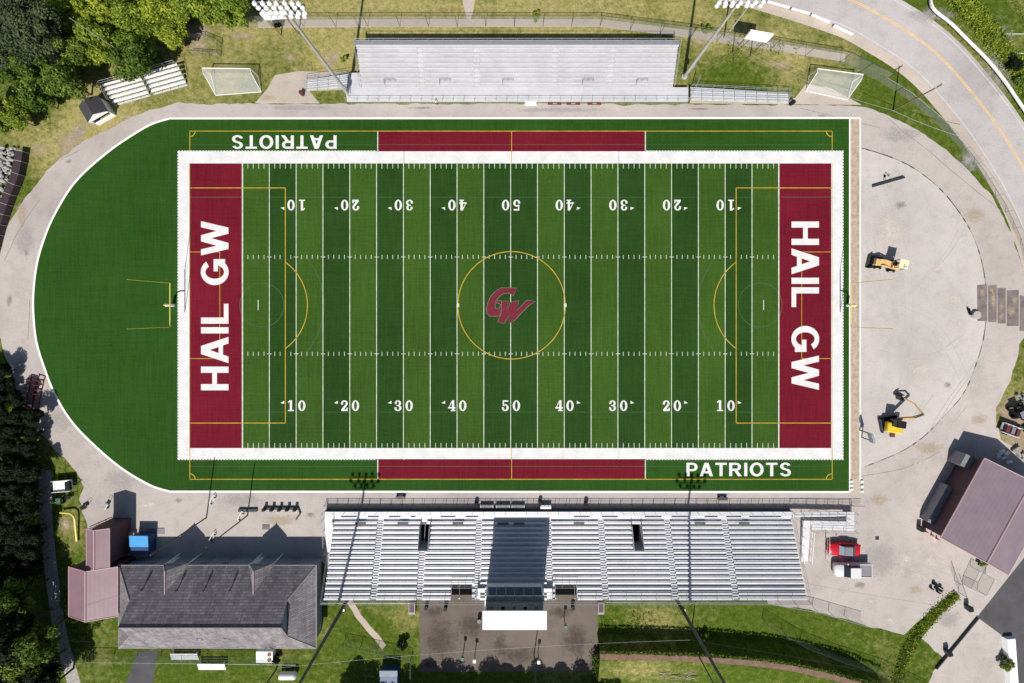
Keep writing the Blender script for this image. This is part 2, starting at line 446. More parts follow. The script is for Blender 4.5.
struct(MB().poly([(x, y, .012) for x, y in ragged(conc, .22)]).sheet('track_pavement', M['track']))
apron = [(861, 150), (870, 150)] + smooth_pts([(893, 158), (918, 171), (943, 192), (963, 218), (975, 241), (983, 268), (986.5, 300), (984, 335), (975, 367), (963, 394), (943, 417), (923, 437), (900, 452), (864, 467)], 5) + [(861, 468)]
struct(MB().poly([(x, y, .0145) for x, y in ragged(apron, .08)]).sheet('gravel_apron', M['apron']))
struct(MB().poly(flat([(275, 75), (300, 71), (346, 73), (347, 90), (309, 91), (320, 103.4), (255, 103.4), (268, 88)], .016)).sheet('entry_pad', M['pad']))
struct(MB().poly(flat([(690, 97), (795, 98), (806, 84), (830, 88), (862, 104.9), (690, 103.4)], .009)).sheet('bench_pad', M['pad']))
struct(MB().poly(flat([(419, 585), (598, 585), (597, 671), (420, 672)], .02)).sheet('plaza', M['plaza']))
# road with shoulder
tm = MB(); tz_ = 0.0
for pts in ([(866, 240), (880, 300), (930, 330), (960, 380)], [(875, 190), (900, 260), (905, 340), (895, 410)], [(900, 300), (940, 260), (958, 230)], [(868, 440), (900, 430), (925, 400)], [(870, 520), (900, 500), (935, 420), (985, 350)], [(875, 530), (910, 560), (950, 575)], [(868, 500), (900, 480), (960, 410)], [(880, 350), (920, 360), (955, 340)]):
    for o_ in (0, 1.7):
        g_ = G(smooth_pts(pts, 5)); tm.strip([(p.x + o_ * .8, p.y + o_ * .5) for p in g_], .16, .0186 + tz_); tz_ += .0004
struct(tm.sheet('tyre_marks', M['tyre']))
c_line = [(690, -48), (770, -26), (850, 0), (888, 20), (918, 39), (943, 60), (968, 88), (993, 120), (1020, 162), (1042, 205), (1060, 260), (1075, 330), (1085, 420)]
cl = [p for p in G(smooth_pts(c_line, 5))]
def offset(pts, d):
    out = []
    for i, p in enumerate(pts):
        a = pts[max(0, i - 1)]; b = pts[min(len(pts) - 1, i + 1)]
        t = Vector((b.x - a.x, b.y - a.y, 0)).normalized(); out.append(Vector((p.x - t.y * d, p.y + t.x * d, 0)))
    return out
def band(a, b, z, name, m, parent=None):
    mb = MB()
    for i in range(len(a) - 1):
        mb.poly([(a[i].x, a[i].y, z), (a[i + 1].x, a[i + 1].y, z), (b[i + 1].x, b[i + 1].y, z), (b[i].x, b[i].y, z)])
    return mb.sheet(name, m, parent)
road = struct(band(offset(cl, -4.8), offset(cl, 4.1), .020, 'road', M['road']))
struct(band(offset(cl, -6.5), offset(cl, -4.8), .014, 'road_shoulder', M['shoulder']))
for d, w, m in ((-.13, .12, 'roadyel'), (.13, .12, 'roadyel'), (-4.45, .11, 'edge'), (3.45, .13, 'edge')):
    MB().strip([(p.x, p.y) for p in offset(cl, d)], w, .026, False).sheet('centre_line' if m == 'roadyel' else 'edge_line', M[m], road)
struct(MB().poly(flat([(977, 617), (1030, 550), (1200, 450), (1200, 800), (1006, 800), (1004, 637)], .020)).sheet('parking_lot', M['asphalt']))
struct(MB().poly(flat([(120, 700), (137, 652), (158, 650), (150, 700)], .010)).sheet('driveway_with_shadow', M['asphalt']))  # dark paved path; the same dark sheet also takes in a cast shadow
gp = smooth_pts([(45, 470), (46, 520), (50, 560), (55, 600), (62, 640), (76, 690)], 4)
struct(MB().strip([(p.x, p.y) for p in G(gp)], 2.2, .012).sheet('gravel_lane', M['gravel']))
struct(MB().strip([(p.x, p.y) for p in G([(258, 24), (400, 23), (600, 23), (690, 34), (770, 46), (845, 58)])], 1.3, .006).sheet('fence_gravel', M['shoulder']))
struct(MB().poly(flat([(458, -20), (478, -20), (473, 12), (469, 26), (465, 12)], .007)).sheet('gravel_wedge', M['shoulder']))

# ------------------------------------------------------------------ turf field
arc = [(170, 118.5), (150, 125), (125, 140), (107, 153), (86, 171), (70, 189), (54, 216), (45, 237), (37.5, 262), (34, 288), (33.5, 311), (36.5, 341), (45, 369), (55, 394), (70, 419), (90, 441), (120, 467), (150, 485), (170, 491.5)]
arcs = smooth_pts(arc, 4)
tb = arcs + [(849, 491.5), (849, 118.5)]
turf = struct(MB().poly(flat(tb, .03)).sheet('turf_field', M['turf']))
kerb = struct(MB().strip([(p.x, p.y) for p in G([(849.5, 118)] + arcs + [(849.5, 492)])], .34, .05).sheet('field_kerb', M['fieldwall']))
kb = MB().strip([(p.x, p.y) for p in G([(849.6, 118), (849.6, 492)])], .26, .052).strip([(p.x, p.y) for p in G([(849.6, 118.3), (860, 118.3)])], .3, .051)
kb.strip([(p.x, p.y) for p in G([(860, 118.3), (860, 480)])], .24, .052).sheet('kerb_strip', M['fieldwall'], kerb)
struct(MB().poly(flat([(850, 119), (859.5, 119), (859.5, 479), (850, 479)], .034)).sheet('gravel_strip', M['tan']))
struct(MB().poly(flat([(851, 479), (861, 479), (861, 494), (851, 494)], .036)).sheet('corner_pad', M['pad']))

Z1, Z2, Z3, Z4, Z5 = .036, .041, .046, .051, .056
def R4(mb, x0, x1, y0, y1, z):
    a, b = P(x0, y0), P(x1, y1); mb.rect(a.x, b.x, a.y, b.y, z); return mb
YD = 26.8; X0 = 242.7; YT, YB = 163.5, 448.0
gl = lambda k: X0 + YD * k
lt, dk = MB(), MB()
for k in range(20):
    kk = k if k < 10 else 19 - k
    R4(lt if kk % 2 == 0 else dk, gl(k), gl(k + 1), YT, YB, Z1)
lt.sheet('light_stripes', M['turf_l'], turf); dk.sheet('dark_stripes', M['turf_d'], turf)
XL, XR = X0 - 53.2, gl(20) + 52.4
for a, b in ((XL, X0), (gl(20), XR)):
    R4(MB(), a, b, YT, YB, Z1).sheet('end_zone', M['maroon'], turf)
for a, b in ((131.5, 151.3), (459.3, 479)):
    R4(MB(), 377.8, 645.3, a, b, Z1).sheet('sideline_box', M['maroon'], turf)
wb = MB()
R4(wb, 178.5, 842.5, 151.4, YT, Z2); R4(wb, 178.5, 842.5, YB, 459, Z2); R4(wb, 178.5, XL, YT, YB, Z2); R4(wb, XR, 842.5, YT, YB, Z2)
x = 178.5
while x < 842:
    if not 376 < x < 645:
        R4(wb, x, x + 1.9, 150.6, 151.4, Z2); R4(wb, x, x + 1.9, 459, 459.9, Z2)
    x += 3.0
y = 151.4
while y < 458:
    R4(wb, 177.6, 178.5, y, y + 1.9, Z2); R4(wb, 842.5, 843.4, y, y + 1.9, Z2); y += 3.0
wb.sheet('white_border', M['turf_w'], turf)
yl = MB()
for k in range(21):
    w = .42 if k not in (0, 20) else .7
    R4(yl, gl(k) - w, gl(k) + w * .8, YT, YB, Z3)
for a, b in ((YT, YT + 5), (YB - 5, YB)):
    for k in range(1, 100):
        if k % 5: R4(yl, X0 + YD / 5 * k - .28, X0 + YD / 5 * k + .28, a, b, Z3)
for yy in (257, 353.8):
    for k in range(1, 100):
        if k % 5: R4(yl, X0 + YD / 5 * k - .28, X0 + YD / 5 * k + .28, yy - 2, yy + 2, Z3)
        else: R4(yl, X0 + YD / 5 * k - 2.2, X0 + YD / 5 * k + 2.2, yy - .3, yy + .3, Z4)
for xx in (258.3, 763.5): R4(yl, xx - .4, xx + .4, 300, 310, Z3)
for xx in (457.9, 565.2): R4(yl, xx - 1.3, xx + 1.3, 303.6, 307, Z5)
for xx in (377.8, 645.3):
    R4(yl, xx - .5, xx + .5, 131.5, 151.3, Z3); R4(yl, xx - .5, xx + .5, 459.3, 479, Z3)
yl.sheet('white_lines', M['line'], turf)
sl = MB()
for a in (151.4, 447.8):
    for xx in (404.1, 618.8): R4(sl, xx - .25, xx + .25, a, a + 12, Z3)
sl.sheet('border_seams', M['steel'], turf)
def ring(mb, cx, cy, r, a0, a1, w, z, n=48):
    pts = [P(cx + r * math.cos(R(a0 + (a1 - a0) * i / n)), cy + r * math.sin(R(a0 + (a1 - a0) * i / n))) for i in range(n + 1)]
    mb.strip([(p.x, p.y) for p in pts], w, z)
yw = MB(); t_ = .38
def hv(mb, x0, y0, x1, y1, w, z):
    if abs(x1 - x0) > abs(y1 - y0): R4(mb, min(x0, x1), max(x0, x1), y0 - w, y0 + w, z)
    else: R4(mb, x0 - w, x0 + w, min(y0, y1), max(y0, y1), z)
hv(yw, 190, 131.2, 832, 131.2, t_, Z3); hv(yw, 190, 479.2, 832, 479.2, t_, Z3)
for xx in (190, 832): hv(yw, xx, 131.2, xx, 151, t_, Z3); hv(yw, xx, 448, xx, 479, t_, Z4); hv(yw, xx, 163.5, xx, 448, .25, Z4)
for xx, sg in ((190, 1), (831.5, -1)):
    for (dx, a, b) in ((95.5, 188, 423), (30, 252, 358.5)):
        w = .42 if dx > 50 else .3
        hv(yw, xx, a, xx + sg * dx, a, w, Z4 + .003); hv(yw, xx, b, xx + sg * dx, b, w, Z4 + .003); hv(yw, xx + sg * dx, a, xx + sg * dx, b, w, Z4 + .007)
    cx = xx + sg * 64.4
    a = math.degrees(math.acos(31.1 / 53.2))
    ring(yw, cx, 305.3, 53.2, (-a if sg > 0 else 180 - a), (a if sg > 0 else 180 + a), .15, Z4 + .011)
    for yy, s2 in ((131.2, 1), (479.2, -1)):
        a0 = {(1, 1): 0, (-1, 1): 90, (-1, -1): 180, (1, -1): 270}[(sg, s2)]
        ring(yw, xx, yy, 5.4, a0, a0 + 90, .15, Z3 + .004, 10)
ring(yw, 511.6, 305.3, 53.7, 0, 360, .15, Z4 + .003, 90)
hv(yw, 511.6, 131.2, 511.6, 163, .35, Z4); hv(yw, 511.6, 448, 511.6, 479, .35, Z4)
yw.sheet('yellow_lines', M['yel'], turf)
fl = MB(); sm = MB()
for sg, cx in ((1, 258), (-1, 764)):
    ring(fl, cx - sg * 6, 305, 72, (-40 if sg > 0 else 140), (40 if sg > 0 else 220), .12, Z2 + .002)
    ring(fl, cx + sg * 4, 305, 22, 0, 360, .1, Z2 + .002)
for xx in range(62, 178, 27):
    ys_ = [b[1] + (a[1] - b[1]) * (xx - b[0]) / (a[0] - b[0]) for a, b in zip(arcs[:-1], arcs[1:]) if (a[0] - xx) * (b[0] - xx) <= 0 and a[0] != b[0]]
    if len(ys_) > 1: R4(sm, xx - .22, xx + .22, min(ys_) + 2.5, max(ys_) - 2.5, Z1)
sm.sheet('turf_seams', M['seam'], turf)
hv(fl, 244, 197.3, 779, 197.3, .2, Z2); hv(fl, 244, 412, 779, 412, .2, Z2)
R4(fl, 190, 243, 196.9, 197.4, Z2); R4(fl, 781, 831, 196.9, 197.4, Z2)
R4(fl, 190, 832, 144.5, 144.9, Z2); R4(fl, 190, 832, 466, 466.4, Z2)
fl.sheet('faint_lines', M['faint'], turf)

# --- lettering
DG = bpy.context.evaluated_depsgraph_get
# block-serif numerals drawn as polygons in a 0.72 x 1 cell
def q(*r): return [[(a, b), (c, b), (c, d), (a, d)] for a, b, c, d in r]
def ell(cx, cy, rx, ry, tx, ty, a0=0, a1=360, n=20):
    out = []
    for i in range(n):
        u, v = R(a0 + (a1 - a0) * i / n), R(a0 + (a1 - a0) * (i + 1) / n)
        out.append([(cx + rx * math.cos(u), cy + ry * math.sin(u)), (cx + rx * math.cos(v), cy + ry * math.sin(v)),
                    (cx + (rx - tx) * math.cos(v), cy + (ry - ty) * math.sin(v)), (cx + (rx - tx) * math.cos(u), cy + (ry - ty) * math.sin(u))])
    return out
DIG = {
 '0': ell(.36, .5, .36, .5, .22, .11),
 '1': q((.26, .1, .48, 1), (.08, 0, .66, .11)) + [[(.26, 1), (.26, .85), (.08, .74), (.08, .86)]],
 '2': ell(.35, .70, .33, .30, .20, .12, -35, 180) + [[(.62, .55), (.44, .62), (.06, .16), (.06, 0), (.22, 0)]] + q((.06, 0, .68, .17), (.56, .1, .68, .32), (.02, .60, .22, .74)),
 '3': ell(.34, .73, .31, .27, .20, .10, -85, 175) + ell(.34, .28, .34, .28, .21, .10, -175, 85) + q((.02, .22, .2, .36), (.04, .66, .22, .8), (.2, .47, .4, .57)),
 '4': q((.38, 0, .60, 1), (0, .24, .72, .37), (.26, 0, .72, .1)) + [[(.40, 1), (.40, .8), (.15, .37), (0, .37), (0, .3)]],
 '5': q((.1, .86, .64, 1), (.1, .48, .23, 1), (.02, .2, .2, .36)) + ell(.34, .32, .34, .32, .21, .11, -170, 145),
}
LET = {
 'H': (q((0, 0, .2, 1), (.56, 0, .76, 1), (.1, .42, .66, .59)), .76), 'I': (q((0, 0, .2, 1)), .2), 'L': (q((0, 0, .2, 1), (.1, 0, .64, .17)), .64),
 'A': ([[(0, 0), (.21, 0), (.52, 1), (.29, 1)], [(.84, 0), (.63, 0), (.32, 1), (.55, 1)]] + q((.18, .2, .66, .36)), .84),
 'W': ([[(0, 1), (.2, 1), (.41, 0), (.21, 0)], [(.21, 0), (.41, 0), (.66, 1), (.46, 1)], [(.48, 1), (.66, 1), (.91, 0), (.71, 0)], [(.71, 0), (.91, 0), (1.12, 1), (.92, 1)]], 1.12),
 'G': (ell(.43, .5, .43, .51, .21, .17, 38, 335) + q((.45, .38, .85, .54), (.65, .12, .85, .5)), .86),
 'P': (q((0, 0, .2, 1), (.15, .84, .42, 1), (.15, .37, .42, .53)) + ell(.41, .685, .31, .315, .2, .155, -90, 90), .72),
 'R': (q((0, 0, .2, 1), (.15, .84, .46, 1), (.15, .40, .46, .56)) + ell(.45, .7, .31, .3, .2, .155, -90, 90) + [[(.3, .44), (.5, .46), (.82, 0), (.57, 0)]], .82),
 'T': (q((0, .84, .74, 1), (.27, 0, .47, .9)), .74), 'O': (ell(.45, .5, .45, .52, .21, .17, 0, 360, 28), .9),
 'S': (ell(.36, .735, .34, .28, .2, .145, 15, 272) + ell(.36, .275, .36, .29, .2, .145, -168, 92), .72)}
def sign_letters(name, txt, c, w, h, rot, m, parent, gap=.11):
    tot = sum(LET[k][1] for k in txt) + gap * (len(txt) - 1); x = 0; p = P(*c)
    for ch in txt:
        mb = MB()
        for n_, pl_ in enumerate(LET[ch][0]): mb.poly([(((x + a) / tot - .5) * w, (b - .5) * h, .0011 * (n_ % 31)) for a, b in pl_])
        o = mb.sheet(name, m, parent); o.location = (p.x, p.y, Z5 + .012); o.rotation_euler.z = rot; x += LET[ch][1] + gap
for s_, c, w, rot in (('HAIL', (215, 347), 86.5, 90), ('GW', (215, 253.2), 64, 90), ('HAIL', (805, 264.3), 85.5, -90), ('GW', (805, 357.8), 64, -90)):
    sign_letters('end_zone_letter', s_, c, w / S, 27.5 / S, R(rot), M['turf_w'], turf)
for c, rot in (((738.5, 469.3), 0), ((284.5, 142.2), 180)):
    sign_letters('sideline_letter', 'PATRIOTS', c, 104.5 / S, 13.4 / S, R(rot), M['turf_w'], turf, .15)
def numeral(mb, ch, cx, cy, flip, w=7.4, h=10.8, z=Z5):
    s = -1 if flip else 1
    for i, poly in enumerate(DIG[ch]):
        pts = []
        for u, v in poly:
            p = P(cx + s * (u / .72 - .5) * w, cy - s * (v - .5) * h); pts.append((p.x, p.y, z + .0012 * (i % 23)))
        mb.poly(pts)
for i, n in enumerate((10, 20, 30, 40, 50, 40, 30, 20, 10)):
    xl = gl(2 * (i + 1)) + .3
    for flip, yy in ((False, 405.6), (True, 205.2)):
        mb = MB(); s = -1 if flip else 1
        numeral(mb, str(n)[0], xl - s * 5.6, yy, flip); numeral(mb, '0', xl + s * 5.4, yy, flip)
        if n != 50:
            d = -1 if i < 4 else 1; ya = yy - s * 3.4
            pts = [P(xl + d * 12.2, ya - 1.5), P(xl + d * 12.2, ya + 1.5), P(xl + d * 16, ya + .8 * s)]
            mb.poly([(p.x, p.y, Z5) for p in pts])
        mb.sheet('yard_number', M['turf_w'], turf)
# GW emblem at midfield
def E(pts, z):   # coordinates measured in the emblem crop (13.66 px per photo pixel)
    return [(lambda p: (p.x, p.y, z))(P(480 + x / 13.66, 280 + y / 13.66)) for x, y in pts]
Gs = [(500, 112), (290, 110), (215, 155), (150, 225), (112, 310), (92, 400), (98, 455), (130, 490), (250, 490), (300, 470), (330, 380), (345, 290), (240, 285), (225, 310), (285, 330), (270, 385), (215, 395), (200, 350), (215, 285), (260, 225), (320, 180), (400, 175), (455, 215)]
Ws = [(300, 290), (385, 290), (365, 400), (430, 300), (530, 285), (500, 420), (620, 300), (650, 275), (755, 295), (670, 340), (560, 450), (480, 540), (400, 590), (400, 480), (330, 590), (245, 570), (290, 460)]
def grow(pts, d):
    cx = sum(p[0] for p in pts) / len(pts); cy = sum(p[1] for p in pts) / len(pts); out = []
    n = len(pts)
    ar = sum(pts[i][0] * pts[(i + 1) % n][1] - pts[(i + 1) % n][0] * pts[i][1] for i in range(n))
    sg = 1 if ar > 0 else -1
    for i in range(n):
        a, b = pts[i - 1], pts[(i + 1) % n]; tx, ty = b[0] - a[0], b[1] - a[1]; L = math.hypot(tx, ty) or 1
        out.append((pts[i][0] + sg * ty / L * d, pts[i][1] - sg * tx / L * d))
    return out
for pts, z in ((Gs, .060), (Ws, .066)):
    MB().poly(E(grow(pts, 9), z)).sheet('emblem_outline', M['logo_edge'], turf)
    MB().poly(E(pts, z + .003)).sheet('emblem_letter', M['logo'], turf)

# old inner kerb line and patches on the cleared apron
kl = smooth_pts([(862, 148), (893, 158), (918, 171), (943, 192), (963, 218), (975, 241), (983, 268), (986.5, 300), (984, 335), (975, 367), (963, 394), (943, 417), (923, 437), (900, 452), (864, 467)], 6)
ck = MB(); gk = G(kl)
for i in range(len(gk) - 1):
    if True:
        w = random.choice((.05, .08, .12, .16, .22)); ck.strip([(gk[i].x, gk[i].y), (gk[i + 1].x, gk[i + 1].y)], w, .017)
struct(ck.sheet('old_kerb_joint', M['asphalt']))
pt = MB()
for i, (a, b, c, d) in enumerate(((977, 987, 285, 321), (988, 996.6, 285.5, 322), (997.3, 1005.6, 288, 323.5), (1006.6, 1018.6, 290.5, 326), (1019.6, 1031, 295.5, 331), (1019.6, 1031, 312, 331))):
    pp = [(a, c), (b, c + random.uniform(-1, 1)), (b, d), (a + random.uniform(-.5, .5), d)]
    pt.poly(flat(pp, .018 + i * .002))
struct(pt.sheet('pavement_patches', M['patch']))
for (x0, y0, x1, y1) in ((862, 128, 958, 190), (895, 120, 1010, 205), (975, 130, 1008, 150)):
    pass
cr = MB()
for pts in ([(888, 118), (905, 133), (930, 152), (960, 178), (1003, 212)], [(5, 260), (22, 225), (40, 200)], [(60, 160), (80, 150)], [(862, 476), (905, 468), (940, 452)], [(800, 108), (880, 128)], [(30, 300), (28, 340)]):
    g = G(smooth_pts(pts, 3)); cr.strip([(p.x + random.uniform(-.05, .05), p.y) for p in g], .07, .019)
struct(cr.sheet('pavement_cracks', M['patch']))
pt = MB()
for (x, y, r) in ((80, 129, 5), (69, 162, 4), (26, 253, 3), (9, 290, 3), (822, 116, 4), (890, 186, 5), (900, 205, 4), (885, 195, 3), (940, 272, 6), (948, 385, 4)):
    pts = [(x + r * random.uniform(.5, 1.1) * math.cos(t * .7), y + r * random.uniform(.2, .5) * math.sin(t * .7)) for t in range(9)]
    pt.poly(flat(pts, .0165))
struct(pt.sheet('oil_stains', M['shoulder']))
def blots(name, m, lst, z):
    vs, fs, ws = [], [], []
    for i, (x, y, rx, ry) in enumerate(lst):
        z_ = z + .0003 * (i % 12); c0 = P(x, y); b0 = len(vs); vs.append((c0.x, c0.y, z_)); ws.append(1.0)
        for rg, wv in ((.5, .5), (1, 0), ):
            for t in range(20):
                p_ = P(x + rx * rg * math.cos(t * math.pi / 10), y + ry * rg * math.sin(t * math.pi / 10)); vs.append((p_.x, p_.y, z_)); ws.append(wv)
        for t in range(20):
            u_ = (t + 1) % 20; fs.append((b0, b0 + 1 + u_, b0 + 1 + t)); fs.append((b0 + 1 + t, b0 + 1 + u_, b0 + 21 + u_, b0 + 21 + t))
    me = bpy.data.meshes.new(name); me.from_pydata(vs, [], fs); me.materials.append(M[m]); a_ = me.attributes.new('w', 'FLOAT', 'POINT'); a_.data.foreach_set('value', ws)
    o_ = bpy.data.objects.new(name, me); COL.objects.link(o_); struct(o_)
blots('pale_spill', 'blot_pale', [(906, 560, 14, 20), (918, 577, 20, 12), (900, 572, 10, 8), (872, 601, 9, 6), (930, 560, 14, 12), (897, 457, 9, 7), (972, 385, 7, 7), (955, 300, 14, 18), (960, 325, 10, 12), (890, 620, 14, 6), (935, 540, 12, 14), (150, 505, 20, 8), (960, 640, 14, 10), (890, 230, 30, 40), (920, 370, 26, 20)], .0290)
blots('sand_patches', 'blot_tan', [(982, 292, 5, 8), (1001, 316, 5, 8), (1014, 300, 7, 8), (992, 290, 5, 8), (993, 300, 5, 16), (1001, 305, 5, 10), (1011, 312, 8, 10), (916, 590, 12, 8), (975, 215, 16, 12), (930, 448, 24, 9), (980, 420, 14, 10), (880, 500, 18, 9), (320, 85, 14, 8), (268, 98, 12, 6), (845, 97, 12, 4), (110, 122, 10, 5), (22, 214, 8, 20), (280, 520, 30, 8), (940, 500, 14, 20), (858, 200, 3, 30)], .0350)
blots('stains', 'blot_dark', [(80, 129, 7, 4), (69, 162, 5, 4), (26, 253, 4, 5), (822, 116, 8, 2.5), (900, 205, 9, 7), (948, 385, 6, 5), (860, 585, 9, 6), (850, 560, 8, 8), (180, 500, 8, 4), (310, 515, 8, 5), (10, 300, 5, 12), (990, 470, 9, 8), (700, 109, 20, 2), (420, 108, 20, 2)], .0225)
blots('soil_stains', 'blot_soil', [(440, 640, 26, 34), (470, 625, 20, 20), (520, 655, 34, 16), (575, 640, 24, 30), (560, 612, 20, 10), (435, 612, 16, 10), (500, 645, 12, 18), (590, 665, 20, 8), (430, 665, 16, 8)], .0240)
blots('grey_stains', 'blot_grey', [(60, 420, 20, 20), (25, 240, 16, 30), (120, 480, 30, 16), (240, 500, 40, 10), (880, 560, 30, 30), (970, 160, 20, 20), (950, 620, 20, 16), (300, 108, 60, 4), (560, 110, 80, 4), (900, 135, 30, 12), (1000, 60, 30, 60), (930, 15, 40, 12)], .0265)
blots('worn_dirt', 'blot_tan', [(130, 118, 16, 8), (70, 140, 22, 14), (40, 150, 16, 12), (92, 122, 14, 10), (200, 45, 22, 10), (335, 57, 10, 12), (780, 64, 24, 6), (700, 42, 14, 8), (620, 668, 26, 16), (66, 525, 12, 14), (347, 600, 10, 6), (1012, 405, 16, 20), (1015, 445, 16, 16), (240, 36, 30, 7), (150, 76, 20, 10), (110, 85, 14, 10), (290, 58, 12, 8), (60, 165, 16, 14)], .008)
dp = G(smooth_pts([(347, 598), (358, 615), (372, 632), (384, 647)], 4))
struct(MB().strip([(p.x + random.uniform(-.12, .12), p.y) for p in dp], 1.0, .0125).sheet('dirt_path', M['shoulder']))
struct(MB().strip([(p.x, p.y) for p in G([(1040, 34), (1005, 34), (1004.5, 53), (1040, 54)])], .16, .01).sheet('small_field_line', M['line']))

# ------------------------------------------------------------------ goal posts
def goal_post(cx, label, side):
    # cx: ground px of the crossbar plane; side -1 = left end of the field
    root = empty('goal_post', P(cx + side * 8, 305.3)); tag(root, label, 'goal post', 'football goal posts behind the end zones')
    c = P(cx, 305.3); b = P(cx + side * 9, 305.3)
    L = lambda p: p - root.location
    zc = 3.05
    MB().path([L(Vector((b.x, b.y, 0))), L(Vector((b.x, b.y, 2.0))), L(Vector((b.x - side * .25, b.y, 2.7))), L(Vector((b.x - side * .8, b.y, zc - .05))), L(Vector((c.x, c.y, zc)))], .10, 10).build('gooseneck', M['goalyel'], root)
    MB().tube(L(Vector((b.x, b.y, .05))), L(Vector((b.x, b.y, 1.9))), .24, n=12).build('post_pad', M['white'], root)
    hw = 3.6
    MB().tube(L(Vector((c.x, c.y - hw, zc))), L(Vector((c.x, c.y + hw, zc))), .085).build('crossbar', M['goalyel'], root)
    for s in (-1, 1):
        MB().tube(L(Vector((c.x, c.y + s * hw, zc))), L(Vector((c.x, c.y + s * hw, 11.6))), .045).build('upright', M['goalyel'], root)
goal_post(183, 'yellow football goal post on the grass beyond the left end zone', -1)
goal_post(838, 'yellow football goal post at the gravel strip by the right end zone', 1)

# ------------------------------------------------------------------ soccer goals
def soccer_goal(tl, tr, bl, br, label):
    """tl,tr: ground px of the post feet, bl,br: ground px of the back bar"""
    A, B, C, D = P(*tl), P(*tr), P(*bl), P(*br); root = empty('soccer_goal', A)
    tag(root, label, 'soccer goal', 'white soccer goals parked behind the track')
    L = lambda v, z=0: Vector((v.x - A.x, v.y - A.y, z)); h = 2.44; t = .75
    MB().tube(L(A, h), L(B, h), .07).build('crossbar', M['white'], root)
    for v in (A, B): MB().tube(L(v), L(v, h), .07).build('post', M['white'], root)
    fr = MB().tube(L(C, .06), L(D, .06), .06)
    E1, E2 = L(A, h) * .75 + L(C, h) * .25, L(B, h) * .75 + L(D, h) * .25
    for a, b, e, f in ((A, C, E1, L(C, .06)), (B, D, E2, L(D, .06))):
        fr.tube(L(a, .06), L(b, .06), .045); fr.tube(L(a, h), e, .04); fr.tube(e, f, .05)
    fr.build('back_frame', M['white'], root)
    MB().poly([E1, E2, L(D, .07), L(C, .07)]).poly([L(A, h), L(B, h), E2, E1]).poly([L(A, .07), L(A, h), E1, L(C, .07)]).poly([L(B, .07), L(B, h), E2, L(D, .07)]).build('net', M['net'], root)
soccer_goal((211.5, 75.5), (258, 76), (216, 95.5), (261.5, 92), 'white netted soccer goal on the grass left of the small bleacher gap')
soccer_goal((808.7, 76), (852.5, 81.7), (805.5, 91), (847, 100), 'white netted soccer goal tilted on the grass below the curved road')

# ------------------------------------------------------------------ grandstands
def fence_rail(mb, pts, z0, h, step=1.8, r=.03):
    """posts with top and mid rails along 3D polyline; z0 list or number"""
    for a, b in zip(pts[:-1], pts[1:]):
        a, b = Vector(a), Vector(b); n = max(1, round((b - a).length / step))
        up = Vector((0, 0, h)); mid = Vector((0, 0, h * .5))
        mb.tube(a + up, b + up, r); mb.tube(a + mid, b + mid, r * .7)
        for i in range(n + 1):
            p = a.lerp(b, i / n); mb.tube(p, p + up, r)

